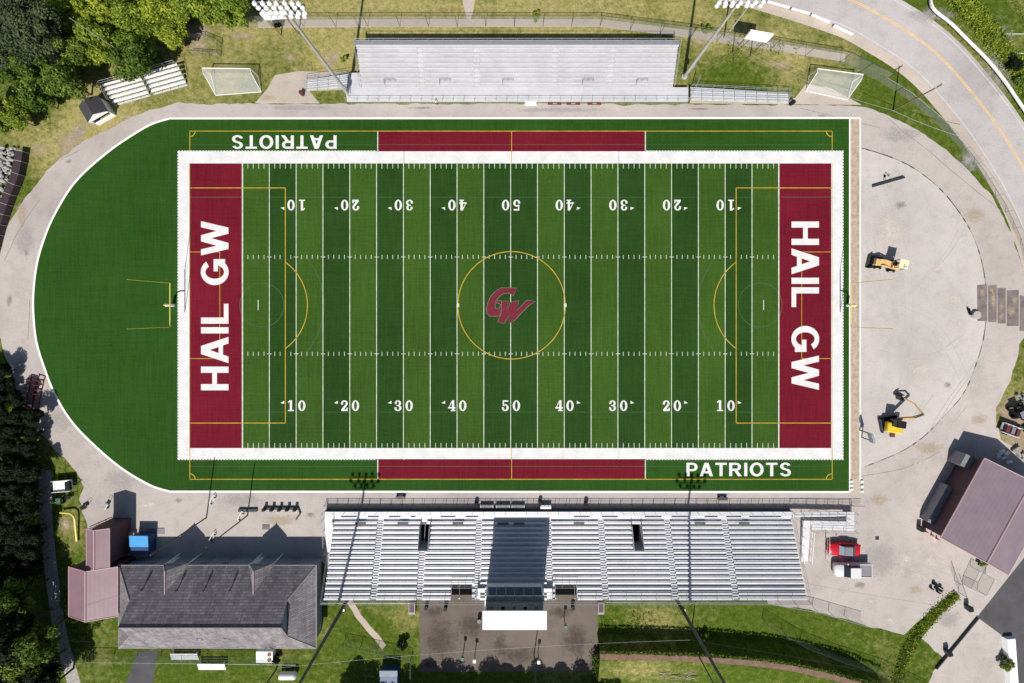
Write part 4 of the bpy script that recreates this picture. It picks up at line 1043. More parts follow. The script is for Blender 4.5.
# fieldhouse
def fieldhouse():
    ze, zr = 3.5, 8.5
    X0, X1 = P(136, 0).x, P(325, 0).x; Y0, Y1 = P(0, 554).y, P(0, 633.5).y; ym = (Y0 + Y1) / 2
    root = empty('fieldhouse', ((X0 + X1) / 2, ym, 0)); tag(root, 'long grey shingled fieldhouse with two front dormers beside the grandstand', 'building')
    ox, oy = root.location.x, root.location.y
    V = lambda x, y, z: Vector((x - ox, y - oy, z))
    zg = 6.4; t = (zg - ze) / (zr - ze); hy = (Y0 - Y1) / 2
    gW, gE = P(160, 0).x, P(305.5, 0).x   # gablet planes
    # main slopes
    N = [V(X0, Y0, ze), V(X1, Y0, ze), V(gE, Y0 - hy * t, zg), V(gE, ym, zr), V(gW, ym, zr), V(gW, Y0 - hy * t, zg)]
    So = [V(X0, Y1, ze), V(X1, Y1, ze), V(gE, Y1 + hy * t, zg), V(gE, ym, zr), V(gW, ym, zr), V(gW, Y1 + hy * t, zg)]
    def sl(pts, name, m):
        n = len(pts); th = Vector((0, 0, .15))
        return MB().mesh(pts + [p - th for p in pts], [tuple(range(n)), tuple(range(n, 2 * n))] + [(i, (i + 1) % n, n + (i + 1) % n, n + i) for i in range(n)]).build(name, M[m], root)
    sl(N, 'roof', 'shingle'); rs = sl(So, 'roof', 'shingle')
    sl([V(X1, Y0, ze), V(X1, Y1, ze), V(gE, Y1 + hy * t, zg), V(gE, Y0 - hy * t, zg)], 'hip_roof', 'shingle')
    sl([V(X0, Y0, ze), V(X0, Y1, ze), V(gW, Y1 + hy * t, zg), V(gW, Y0 - hy * t, zg)], 'hip_roof', 'shingle')
    for gx, s in ((gW, 1), (gE, -1)):
        MB().poly([V(gx + s * .1, Y0 - hy * t - .3, zg), V(gx + s * .1, Y1 + hy * t + .3, zg), V(gx + s * .1, ym, zr - .15)]).build('gablet', M['bluewall'], root)
    MB().tube(V(gW, ym, zr + .02), V(gE, ym, zr + .02), .1, n=6).build('ridge_cap', M['ridge'], root)
    mb = MB()
    for p_, q_ in ((N[0], N[1]), (So[0], So[1]), (N[0], So[0]), (N[1], So[1]), (N[2], N[1]), (N[0], N[5]), (So[2], So[1]), (So[0], So[5])): mb.tube(p_, q_, .07, n=6)
    mb.build('roof_trim', M['trim'], root)
    w = MB(); i = .55; zw = ze - .1
    w.poly([V(X0 + i, Y0 - i, 0), V(X1 - i, Y0 - i, 0), V(X1 - i, Y0 - i, zw), V(X0 + i, Y0 - i, zw)]).poly([V(X0 + i, Y1 + i, 0), V(X1 - i, Y1 + i, 0), V(X1 - i, Y1 + i, zw), V(X0 + i, Y1 + i, zw)])
    w.poly([V(X0 + i, Y0 - i, 0), V(X0 + i, Y1 + i, 0), V(X0 + i, Y1 + i, zw), V(X0 + i, Y0 - i, zw)]).poly([V(X1 - i, Y0 - i, 0), V(X1 - i, Y1 + i, 0), V(X1 - i, Y1 + i, zw), V(X1 - i, Y0 - i, zw)])
    w.build('wall', M['bluewall'], root)
    for xx in (160, 178, 212, 232, 262, 300):
        p = P(xx, 0).x; d = MB().span(p - .5 - ox, p + .5 - ox, Y0 - i + .03 - oy, Y0 - i + .08 - oy, .02, 2.1).build('door', M['white'] if xx in (178, 262) else M['cargrey'], root)
    # dormers
    for cx in (190.5, 272.5):
        xc = P(cx, 0).x; hw = 2.05; zd = 5.9; yf = Y0 + .35; yback = Y0 - hy * (zd - ze) / (zr - ze)
        f = V(xc, yf, zd); bk = V(xc, yback, zd)
        for s in (-1, 1):
            e1 = V(xc + s * hw, yf, ze); e2 = V(xc + s * hw, Y0, ze); th = Vector((0, 0, .1)); up = Vector((0, 0, .03))
            pts = [f, e1, e2 + up, bk + up]
            MB().mesh(pts + [p - th for p in pts], [(0, 1, 2, 3), (4, 5, 6, 7), (0, 1, 5, 4), (3, 0, 4, 7), (1, 2, 6, 5), (2, 3, 7, 6)]).build('dormer_roof', M['shingle'], root)
        MB().tube(f + Vector((0, 0, .04)), bk + Vector((0, 0, .04)), .09, n=6).build('dormer_ridge', M['pinktrim'], root)
        MB().poly([V(xc - hw + .2, yf - .4, ze), V(xc + hw - .2, yf - .4, ze), V(xc, yf - .4, zd - .3)]).build('dormer_gable', M['bluewall'], root)
        for s in (-1, 1): MB().tube(V(xc + s * (hw - .25), yf - .3, 0), V(xc + s * (hw - .25), yf - .3, ze), .1).build('porch_post', M['white'], root)
    # roof vents
    for px_, py_ in ((139, 637), (173, 637), (201, 638), (228, 638)):
        z = 4.9; p = P(px_, py_, z); k = (p.y - Y1) / hy; z = ze + (zr - ze) * k; p = P(px_, py_, z)
        r = [Vector((p.x - ox + .42 * math.cos(R(a)), p.y - oy + .42 * math.sin(R(a)), z + .22 + .42 * math.sin(R(a)) * (zr - ze) / hy)) for a in range(-30, 181, 30)]
        MB().path(r, .12, 6).build('curved_vent', M['darkpole'], root)
    for px_, py_ in ((142.5, 589), (177, 590), (204, 590), (230, 590)):
        z = 5.3; p = P(px_, py_, z); z = ze + (zr - ze) * (Y0 - p.y) / hy; p = P(px_, py_, z)
        MB().tube((p.x - ox, p.y - oy, z - .1), (p.x - ox, p.y - oy, z + .55), .1).tube((p.x - ox, p.y - oy, z + .5), (p.x - ox, p.y - oy, z + .6), .22).build('vent_pipe', M['dsteel'], root)
    p = P(269.5, 636.5, 5); MB().ico((p.x - ox, p.y - oy, 4.9), .42, 2, 0, (1, 1, .6)).build('dome_vent', M['white'], root, smooth=True)
fieldhouse()

# ------------------------------------------------------------------ small bleachers and dugout
def mini_bleacher(p0, p1, label, rail=True):
    """p0,p1 front edge ground px"""
    a, b = P(*p0), P(*p1); d = (b - a); L_ = d.length; ang = math.atan2(d.y, d.x)
    root = empty('bleacher', (a + b) / 2, ang); tag(root, label, 'bleacher', 'small aluminium bleachers left of the upper grandstand')
    n = 5; h = L_ / 2
    for i in range(n):
        MB().span(-h, h, i * .62 + .25, i * .62 + .6, .42 + i * .27, .46 + i * .27).build('bench', M['white'], root)
    mb = MB()
    for i in range(n): mb.span(-h, h, i * .62 - .04, i * .62 + .26, .05 + i * .27, .09 + i * .27)
    mb.build('footboard', M['alu'], root)
    mb = MB()
    for k in range(5):
        x = -h + .15 + (L_ - .3) * k / 4; mb.tube((x, 0, .05), (x, n * .62, 1.4), .05).tube((x, n * .62, 0), (x, n * .62, 1.4), .05).tube((x, 0, .03), (x, n * .62, .03), .05)
    mb.build('frame', M['steel'], root)
    mb = MB(); fence_rail(mb, [(-h, .6, .5), (-h, n * .62, 1.5), (h, n * .62, 1.5), (h, .6, .5)], 0, 1.0, 1.8); mb.build('railing', M['steel'], root)
mini_bleacher((115, 106), (151, 96), 'small silver bleacher nearest the dark dugout, left of a pair')
mini_bleacher((154, 95), (188, 85.5), 'small silver bleacher nearest the soccer goal, right of a pair')
c = P(104, 114); du = empty('dugout', c, R(30)); tag(du, 'small white dugout with charcoal gabled roof at the track edge', 'dugout')
for s_ in (-1, 1): MB().mesh([(0, -1.5, 3.0), (0, 1.5, 3.0), (s_ * 1.9, 1.5, 2.1), (s_ * 1.9, -1.5, 2.1), (0, -1.5, 2.9), (0, 1.5, 2.9), (s_ * 1.9, 1.5, 2.0), (s_ * 1.9, -1.5, 2.0)], [(0, 1, 2, 3), (4, 5, 6, 7), (0, 3, 7, 4), (1, 2, 6, 5), (2, 3, 7, 6)]).build('roof', M['shed'], du)
MB().span(-1.7, -1.6, -1.3, 1.3, 0, 2.1).span(1.6, 1.7, -1.3, 1.3, 0, 2.1).span(-1.6, 1.6, 1.2, 1.3, 0, 2.1).span(-1.6, 1.6, -1.3, -1.2, 0, .8).mesh([(-1.75, -1.52, 2.1), (1.75, -1.52, 2.1), (0, -1.52, 2.95), (-1.75, -1.56, 1.85), (1.75, -1.56, 1.85)], [(0, 1, 2), (0, 1, 4, 3)]).build('wall', M['white'], du)
MB().span(-1.5, 1.5, .4, .8, .4, .46).span(-1.5, -1.4, .4, .8, 0, .4).span(1.4, 1.5, .4, .8, 0, .4).build('bench', M['brownpost'], du)

# retaining panels and rocks at the left edge
pl = smooth_pts([(26, 153), (22, 175), (14, 195), (7, 215), (1, 235), (-4, 255)], 2)
rf = empty('retaining_fence', P(*pl[0])); tag(rf, 'dark maroon panelled barrier with white dividers beside the rocks', 'barrier')
for i in range(len(pl) - 1):
    a, b = P(*pl[i]), P(*pl[i + 1]); d = (b - a); m_ = (a + b) / 2 - P(*pl[0]); ang = math.atan2(d.y, d.x)
    MB().box(m_ + Vector((0, 0, .6)), (d.length - .08, 1.3, 1.1), rz=ang, ry=0).build('panel', M['panel'], rf)
    MB().box(a - P(*pl[0]) + Vector((0, 0, .63)), (.09, 1.4, 1.2), rz=ang).build('divider', M['trim'], rf)
mb = MB()
for i in range(420):
    x = random.uniform(-12, 22); y = random.uniform(148, 232)
    if x > 21 - (y - 150) * .27: continue
    p = P(x, y); r = random.uniform(.16, .42); mb.ico((p.x, p.y, r * .4 + random.uniform(0, .5)), r, 1, .25, (1, random.uniform(.6, 1), .7))
o = mb.build('rock_pile', M['rock']); tag(o, 'heap of broken grey and white rock at the left frame edge', 'rocks', kind='stuff')

# ------------------------------------------------------------------ hurdles
hd = empty('hurdle', P(37, 380), R(-12)); 
MB().box((0, 0, .95), (1.2, .06, .22)).build('top_bar', M['hurdle'], hd)
for s_ in (-1, 1): MB().tube((s_ * .5, 0, .05), (s_ * .5, 0, .9), .05).build('upright', M['hurdle'], hd); MB().box((s_ * .5, .3, .06), (.13, .8, .12)).build('foot', M['hurdle'], hd)
hl = ['topmost', 'second from the top', 'third from the top', 'fourth from the top', 'fifth from the top', 'sixth from the top', 'seventh from the top', 'lowest']
for i in range(8):
    for j in range(2):
        if i == j == 0: o = hd
        else: o = copy_tree(hd)
        o.location = P(41.5 - i * .9 - j * 7.4, 379.5 + i * 4.5); o.rotation_euler.z = R(-16 + random.uniform(-8, 8))
        tag(o, f"maroon track hurdle in the {'inner' if j == 0 else 'outer'} stack at the left bend, {hl[i]}", 'hurdle', 'maroon hurdles stacked on the left bend')

# ------------------------------------------------------------------ benches and tables
def team_bench(px, py, label, ang=0, m='bench', w=2.3):
    root = empty('team_bench', P(px, py), ang); tag(root, label, 'bench', 'benches along the upper track edge')
    MB().box((0, 0, .45), (w, .5, .08), bev=.02).build('seat', M[m], root)
    MB().box((0, .28, .8), (w, .08, .5), rx=R(-10), bev=.02).build('backrest', M[m], root)
    for s in (-1, 1): MB().box((s * w * .42, 0, .21), (.08, .5, .42)).build('leg', M['steel'], root)
    MB().box((0, -.05, .52), (w * .3, .2, .05)).build('cushion', M['trim'], root)
for i, x in enumerate((554.5, 573, 594)): team_bench(x, 104.5, ['maroon team bench on the track edge nearest the white table', 'maroon team bench between two others on the upper track edge', 'maroon team bench rightmost on the upper track edge'][i])
def table(px, py, w, d, label, ang=0, m='white'):
    root = empty('folding_table', P(px, py), ang); tag(root, label, 'table')
    MB().box((0, 0, .74), (w, d, .05), bev=.015).build('tabletop', M[m], root)
    for s in (-1, 1):
        for t in (-1, 1): MB().tube((s * w * .42, t * d * .4, 0), (s * w * .42, t * d * .4, .72), .025).build('leg', M['steel'], root)
table(530.5, 105.5, 1.9, .8, 'white folding table on the track below the upper grandstand')
table(545.5, 505.5, 1.8, .7, 'white folding table in the shade before the big grandstand')
for k, (x, y, l) in enumerate(((401, 496.5, 'left'), (721.5, 497.5, 'right'))):
    root = empty('drum_cart', P(x, y)); tag(root, f'small dark wheeled cart by the field edge, {l} of the two', 'cart', 'small carts at the lower field edge')
    MB().box((0, 0, .5), (1.6, .5, .12), bev=.02).build('deck', M['dsteel'], root)
    for s in (-1, 1):
        MB().tube((s * .55, -.28, .22), (s * .55, .28, .22), .2, n=12).build('wheel', M['rubber'], root)
    MB().path([(.8, 0, .5), (1.1, 0, .9), (1.1, 0, 1.0)], .03).build('handle', M['steel'], root)
for i, (x, w) in enumerate(((487, 2.2), (503, 2.4), (518, 2.2))):
    root = empty('equipment_cage', P(x, 505.5)); tag(root, f"grey equipment rack in the grandstand's front shade, {['leftmost', 'middle', 'rightmost'][i]} of three", 'rack', 'equipment racks before the big grandstand')
    MB().box((0, 0, .55), (w, .7, .06)).build('shelf', M['cargrey'], root)
    for s in (-1, 1): MB().box((s * w * .48, 0, .3), (.06, .7, .6)).build('side_frame', M['steel'], root)
for i, (x, y) in enumerate(((476.5, 503), (540, 501.5), (585.5, 502.5))):
    o = MB().tube((0, 0, 0), (0, 0, .95), .3, .34, n=14).build('trash_bin', M['black']); o.location = P(x, y)
    tag(o, f"black trash bin on the paving before the big grandstand, {['leftmost', 'middle', 'rightmost'][i]} of three", 'bin', 'trash bins before the big grandstand')
o = MB().tube((0, 0, 0), (0, 0, .95), .33, .36, n=14).build('trash_bin', M['bench']); o.location = P(303, 94.5); tag(o, 'maroon trash bin at the foot of the upper left ramp', 'bin')
o = MB().tube((0, 0, 0), (0, 0, .95), .33, .36, n=14).build('trash_bin', M['black']); o.location = P(790.5, 104); tag(o, 'black trash bin at the foot of the upper right ramp', 'bin')
# bins on plaza
for i, (x, y, m_) in enumerate(((427, 605, 'black'), (446, 606, 'black'), (572.5, 605, 'black'), (479.5, 618, 'dsteel'))):
    o = MB().tube((0, 0, 0), (0, 0, .95), .3, .34, n=14).build('trash_bin', M[m_]); o.location = P(x, y)
    tag(o, ['black bin at the left edge of the brown plaza', 'black bin near the left portal of the brown plaza', 'black bin near the right portal of the brown plaza', 'grey bin beside the press box on the brown plaza'][i], 'bin')
for i, (x, y) in enumerate(((464, 648), (475.5, 650), (564, 617), (538, 651))):
    root = empty('plaza_lamp', P(x, y)); tag(root, ['short lamp post left of the pair on the brown plaza', 'short lamp post with white globe, right of the plaza pair', 'short lamp post near the right portal on the brown plaza', 'short lamp post below the press box on the brown plaza'][i], 'lamp', 'short lamps on the brown plaza')
    MB().tube((0, 0, 0), (0, 0, 2.2), .07).build('pole', M['dsteel'], root)
    MB().box((0, -.2, 2.25), (.5, .6, .3), bev=.05).build('lamp_head', M['white' if i in (1, 3) else 'greenbox'], root)
# concrete boxes beside plaza
for i, (x, y) in enumerate(((413, 605), (600, 605))):
    root = empty('utility_box', P(x, y)); tag(root, f"dark utility box with pale rim at the {'left' if i == 0 else 'right'} edge of the plaza", 'utility box', 'utility boxes flanking the plaza')
    MB().box((0, 0, .5), (1.1, 2.0, 1.0), bev=.03).build('base', M['trim'], root)
    MB().box((0, .1, 1.02), (.8, 1.4, .08)).build('lid', M['darkwall'], root)

# ------------------------------------------------------------------ vehicles
def loft(secs):
    """secs: list of (x, half_w, z0, z1) rounded sections lofted along x"""
    mb = MB(); rows = []
    for x, w, z0, z1 in secs:
        rr = []
        for (yy, zz) in ((-1, 0), (-1, .55), (-.93, .85), (-.78, 1), (0, 1.03), (.78, 1), (.93, .85), (1, .55), (1, 0)):
            rr.append(mb.bm.verts.new((x, yy * w, z0 + (z1 - z0) * zz)))
        rows.append(rr)
    for a, b in zip(rows[:-1], rows[1:]):
        for i in range(8): mb.bm.faces.new([a[i], a[i + 1], b[i + 1], b[i]])
        mb.bm.faces.new([a[8], a[0], b[0], b[8]])
    mb.bm.faces.new(rows[0]); mb.bm.faces.new(rows[-1][::-1])
    return mb
def car(px, py, ang, label, cat, paint, kind):
    root = empty('parked_car' if kind == 'sedan' else 'pickup_truck', P(px, py), ang); root.scale = (1.06, 1.14, 1.1); tag(root, label, cat)
    if kind == 'sedan':
        loft([(-2.55, .45, .38, .62), (-2.5, .66, .35, .68), (-2.38, .80, .30, .76), (-2.1, .89, .28, .82), (-1.2, .94, .28, .93), (.2, .95, .28, .96), (1.6, .93, .28, .97), (2.2, .87, .28, .93), (2.42, .76, .3, .86), (2.5, .6, .35, .78)]).build('body', M[paint], root, smooth=True)
        loft([(-1.0, .74, .90, .97), (-.35, .66, .92, 1.38), (.9, .66, .92, 1.40), (1.6, .72, .92, .99)]).build('cabin_glass', M['glass'], root)
        loft([(-.38, .62, 1.36, 1.42), (.85, .62, 1.38, 1.44)]).build('roof', M['cargrey'], root)
        MB().mesh([(-1.0, -.68, .985), (-1.0, .68, .985), (-.42, .58, 1.385), (-.42, -.58, 1.385)], [(0, 1, 2, 3)]).build('windscreen', M['bluewall'], root)
    else:
        loft([(-2.85, .55, .5, .86), (-2.78, .76, .45, .95), (-2.6, .92, .42, 1.04), (-2.2, .97, .4, 1.1), (-1.4, .99, .4, 1.15), (1.0, .99, .4, 1.18)]).build('body', M[paint], root, smooth=True)
        loft([(-1.5, .84, 1.1, 1.2), (-.8, .78, 1.12, 1.75), (.75, .78, 1.12, 1.78), (1.0, .84, 1.12, 1.2)]).build('cabin_glass', M['glass'], root)
        loft([(-.85, .74, 1.73, 1.79), (.75, .74, 1.76, 1.82)]).build('roof', M[paint], root)
        MB().span(1.02, 3.0, -.98, -.88, .55, 1.18).span(1.02, 3.0, .88, .98, .55, 1.18).span(2.92, 3.0, -.88, .88, .55, 1.16).build('bed_side', M[paint], root)
        MB().span(1.02, 2.92, -.88, .88, .55, 1.10).build('bed_cover', M['cargrey'], root)
    for x in (-1.6, 1.6):
        for s in (-1, 1):
            t = MB().tube((x, s * .74, .33), (x, s * .95, .33), .33, n=16).build('wheel', M['rubber'], root)
            MB().tube((x, s * .955, .33), (x, s * .965, .33), .19, n=10).build('rim', M['steel'], t)
    f = -2.5 if kind == 'sedan' else -2.78
    for s in (-1, 1): MB().box((f + .12, s * .62, .74 if kind == 'sedan' else .92), (.16, .3, .12)).build('headlight', M['trim'], root); MB().box((-f - .03, s * .66, .78 if kind == 'sedan' else .95), (.08, .25, .14)).build('tail_light', M['red'], root)
    for s in (-1, 1): MB().box((-.95, s * 1.03, 1.0 if kind == 'sedan' else 1.25), (.14, .2, .12)).build('side_mirror', M[paint], root)
car(841, 547, R(-2), 'red car with dark roof parked beside the grandstand ramp', 'car', 'red', 'sedan')
car(848, 567, R(0), 'white pickup truck with grey covered bed parked beside the red car', 'pickup truck', 'carwhite', 'pickup')
mb = empty('bike_rack', P(825, 545)); tag(mb, 'thin steel rail frame in front of the red car', 'rail'); r_ = MB(); fence_rail(r_, [(0, -2.5, 0), (0, 2.5, 0)], 0, 1.2, 1.2); r_.build('railing', M['steel'], mb)

def wheel4(root, xs, w, r, wd=.3, m='rubber'):
    for x in xs:
        for s in (-1, 1):
            t = MB().tube((x, s * w, r), (x, s * (w + wd), r), r, n=14).build('wheel', M[m], root)
            MB().tube((x, s * (w + wd + .005), r), (x, s * (w + wd + .015), r), r * .5, n=10).build('rim', M['cream'], t)
# tan loader on the apron
ld = empty('wheel_loader', P(882, 265), R(-13)); ld.scale = (1.12, 1.15, 1.25); tag(ld, 'small tan wheel loader with cream cab roof parked on the pale apron', 'loader')
MB().box((-.4, 0, .9), (3.0, .9, .5), bev=.06).build('chassis', M['tanmach'], ld)
MB().box((.9, 0, 1.2), (1.1, 1.1, .7), bev=.1).build('engine_cover', M['tanmach'], ld)
c_ = MB().box((1.15, .15, 2.35), (1.35, 1.3, .1), bev=.04).build('cab_roof', M['cream'], ld)
mb = MB()
for x in (.6, 1.7):
    for y in (-.4, .7): mb.tube((x, y, 1.3), (x, y, 2.3), .05)
mb.build('roll_bar', M['black'], ld)
MB().box((.6, .1, 1.5), (.5, .5, .5), bev=.08).build('seat', M['black'], ld)
for s in (-1, 1): MB().path([(.4, s * .4, 1.1), (-.8, s * .42, 1.4), (-1.9, s * .45, .6)], .08).build('lift_arm', M['tanmach'], ld)
MB().mesh([(-2.5, -.95, .1), (-2.5, .95, .1), (-1.9, .95, .05), (-1.9, -.95, .05), (-1.8, -.95, .9), (-1.8, .95, .9)], [(0, 1, 2, 3), (2, 3, 4, 5)]).mesh([(-2.5, -.95, .1), (-1.9, -.95, .05), (-1.8, -.95, .9)], [(0, 1, 2)]).mesh([(-2.5, .95, .1), (-1.9, .95, .05), (-1.8, .95, .9)], [(0, 1, 2)]).build('bucket', M['dsteel'], ld)
wheel4(ld, (-1.0, 1.1), .48, .48, .34)
MB().tube((1.2, -.3, 1.5), (1.2, -.3, 2.9), .05).build('exhaust_pipe', M['black'], ld)
# drag bar
dg = empty('grooming_drag', P(887, 180), R(16)); tag(dg, 'long black grooming drag lying on the pale apron, upper part', 'drag')
MB().box((0, -.35, .18), (5.6, .4, .3), bev=.03).build('drag_bar', M['dsteel'], dg)
MB().path([(-.7, 0, .3), (0, 1.1, .4), (.7, 0, .3)], .05).build('hitch', M['steel'], dg)
for s in (-.35, .35): MB().tube((s - .07, .7, .2), (s + .07, .7, .2), .2, n=12).build('wheel', M['rubber'], dg)
# excavator
ex = empty('excavator', P(889.5, 423), R(12)); ex.scale = (1.15, 1.15, 1.1); tag(ex, 'yellow mini excavator with folded arm on the pale apron', 'excavator')
for s in (-1, 1):
    MB().box((-.3 , s * .75 + .1, .32), (2.7, .42, .6), rz=0, bev=.2).build('track', M['rubber'], ex)
MB().box((-.2, .1, .7), (1.2, 1.1, .3)).build('undercarriage', M['dsteel'], ex)
MB().box((-.35, -.35, 1.15), (2.3, 1.5, .8), rz=R(-20), bev=.22).build('body', M['yelmach'], ex)
MB().box((-.1, .35, 1.75), (1.3, 1.05, 1.5), rz=R(-20), bev=.1).build('cab', M['glass'], ex)
MB().box((-.1, .35, 2.53), (1.25, 1.0, .07), rz=R(-20), bev=.02).build('cab_roof', M['black'], ex)
MB().box((.95, -.15, 1.3), (.7, .9, .5), rz=R(-20), bev=.1).build('engine_hood', M['dsteel'], ex)
arm = [Vector((.5, .8, 1.2)), Vector((1.7, .9, 2.4)), Vector((2.9, 1.3, 2.9))]
b_ = MB()
for a0, b0, r0, r1 in ((arm[0], arm[1], .24, .26), (arm[1], arm[2], .26, .2)): b_.tube(a0, b0, r0, r1, n=6)
b_.build('boom', M['tanmach'], ex)
MB().tube(arm[2], (2.7, 2.7, 2.0), .15, .12, n=6).tube((2.7, 2.7, 2.0), (2.0, 3.5, 1.2), .12, .1, n=6).build('stick', M['tanmach'], ex)
MB().path([arm[1] + Vector((0, 0, .3)), arm[2] + Vector((0, 0, .3))], .06).build('hydraulic_ram', M['steel'], ex)
MB().mesh([(2.2, 3.2, 1.2), (1.6, 3.2, 1.1), (1.3, 3.5, .5), (1.7, 3.8, .2), (2.2, 3.9, .4), (2.2, 3.9, 1.2), (1.6, 3.9, 1.1), (1.3, 4.0, .5), (1.7, 4.2, .2), (2.2, 4.3, .4)], [(0, 1, 2, 3, 4), (5, 6, 7, 8, 9), (1, 2, 7, 6), (2, 3, 8, 7), (3, 4, 9, 8)]).build('bucket', M['dsteel'], ex)
MB().box((-1.6, 0, .4), (.15, 2.1, .5), bev=.03).build('blade', M['dsteel'], ex)
o = MB().box((0, 0, .15), (.75, .75, .3), bev=.03).build('crate', M['bench']); o.location = P(891.5, 434.5); tag(o, 'small maroon crate on the apron below the excavator', 'crate')
# trailer, mower and gear on the left verge
tr = empty('flatbed_trailer', P(67, 484), R(5)); tag(tr, 'white utility trailer at the verge beside the left bend', 'trailer')
MB().box((0, 0, .75), (3.2, 1.8, .12), bev=.02).build('deck', M['white'], tr)
for s in (-1, 1): MB().box((0, s * .93, 1.0), (3.2, .06, .4)).build('side_board', M['white'], tr)
wheel4(tr, (.2,), .95, .34, .22); MB().path([(1.6, -.5, .6), (2.6, 0, .6), (1.6, .5, .6)], .05).build('drawbar', M['dsteel'], tr)
MB().box((1.2, 0, 1.05), (.8, 1.4, .5), bev=.08).build('tool_box', M['black'], tr)
mw = empty('riding_mower', P(60, 499), R(0)); tag(mw, 'green riding mower below the white trailer', 'mower')
MB().box((-.1, 0, .6), (1.7, .9, .4), bev=.1).build('body', M['greenbox'], mw); MB().box((-.3, 0, .95), (.5, .5, .4), bev=.08).build('seat', M['black'], mw)
wheel4(mw, (-.6, .7), .4, .3, .2); MB().tube((.4, 0, .8), (.2, 0, 1.2), .03).tube((.2, -.2, 1.2), (.2, .2, 1.2), .03).build('steering', M['black'], mw)
for i, (x, y, m_) in enumerate(((71, 496, 'black'), (86, 506, 'black'), (108, 505, 'steel'))):
    root = empty('hand_cart', P(x, y), R(30 * i)); tag(root, ['black push cart beside the green mower', 'black push cart above the pink shed', 'steel wheeled line marker on the paving above the pink shed'][i], 'cart')
    MB().box((0, 0, .45), (1.0, .55, .3), bev=.04).build('hopper', M[m_], root); MB().path([(.4, -.2, .5), (1.0, -.2, 1.0), (1.0, .2, 1.0), (.4, .2, .5)], .03).build('handle', M['steel'], root)
    for s in (-1, 1): MB().tube((-.2, s * .3, .2), (-.2, s * .38, .2), .2, n=12).build('wheel', M['rubber'], root)
# yellow gooseneck pipe
yp = empty('yellow_bollard_pipe', P(78.5, 540)); tag(yp, 'bent yellow pipe post on the dry grass by the pink roofs', 'pipe')
MB().path([(0, 0, .3), (0, 3.9, .7), (-.15, 4.5, .8), (-.7, 4.9, .8), (-2.6, 4.9, .5)], .17).build('pipe', M['goalyel'], yp)
MB().tube((0, 0, 0), (0, 0, .35), .2).build('foot', M['steel'], yp)
# white junk by the pink shed
mb = empty('stacked_frames', P(121, 543)); tag(mb, 'stack of pale metal frames between the pink shed and fieldhouse', 'frames')
for k in range(7): MB().box((random.uniform(-.2, .2), 2.2 - k * .75, .3 + .1 * (k % 3)), (1.2, .5, .5), rz=R(random.uniform(-15, 15)), bev=.03).build('frame_piece', M['steel' if k % 2 else 'trim'], mb)
o = empty('pergola_frame', P(98, 524)); tag(o, 'rusty red trailer frame above the pink shed', 'trailer frame')
MB().path([(-1.5, -.8, .4), (2.4, .9, .4)], .06).path([(-1.2, -1.3, .4), (2.6, .5, .4)], .06).path([(0, 0, .4), (.2, -.5, .4)], .05).path([(1.2, .5, .4), (1.5, -.1, .4)], .05).build('frame', M['hurdle'], o)
# blue canopy, mat, boxes
bc = empty('blue_container', P(147.5, 538)); tag(bc, 'bright blue container on the shaded paving by the fieldhouse', 'container')
MB().box((0, -.4, .9), (3.0, 2.9, 1.8), bev=.04).build('body', M['navy'], bc); MB().box((0, .35, 1.86), (3.1, 1.9, .12), bev=.03, rx=R(3)).build('lid', M['blue'], bc)
bt = bpy.data.objects
o = MB().box((0, 0, .06), (2.9, 1.0, .1), bev=.02).build('floor_mat', M['cargrey']); o.location = P(156, 531); tag(o, 'grey rectangular mat on the paving beside the blue container', 'mat')
o = MB().box((0, 0, .3), (1.0, .9, .6), bev=.04).build('cardboard_box', M['tan']); o.location = P(134, 534); tag(o, 'tan box left of the blue container', 'box')
o = MB().box((0, 0, .06), (1.2, .8, .1), bev=.02).build('floor_mat', M['patch']); o.location = P(266, 527); tag(o, 'brown mat on the paving above the fieldhouse', 'mat')
sd = empty('blocking_sled', P(272, 508.5)); tag(sd, 'long black football blocking sled on the paving above the fieldhouse', 'sled')
MB().box((-4, -.2, .2), (3.2, .5, .3), bev=.03).box((1.6, .1, .2), (6.0, .4, .3), bev=.03).path([(4.6, .1, .2), (4.9, -.8, .2), (4.2, -1.8, .2)], .12).build('frame', M['dsteel'], sd)
for k in range(5): MB().box((-1 + k * 1.3, .1, .7), (.5, .45, .8), bev=.08).build('pad', M['black'], sd)
for i, (x, y) in enumerate(((214, 500), (242, 516), (214, 537))):
    root = empty('white_frame_cart', P(x, y), R(60)); tag(root, ['pale frame cart near the left lamp pole by the field', 'pale frame cart at the foot of the right pole', 'pale frame cart in the shade of the fieldhouse'][i], 'cart')
    MB().path([(-.8, 0, .2), (.8, 0, .2), (1.0, .3, .5), (-.5, .3, .5), (-.8, 0, .2)], .05).build('frame', M['white'], root)
    for s in (-.6, .6): MB().tube((s, -.1, .18), (s, .1, .18), .18, n=12).build('wheel', M['rubber'], root)
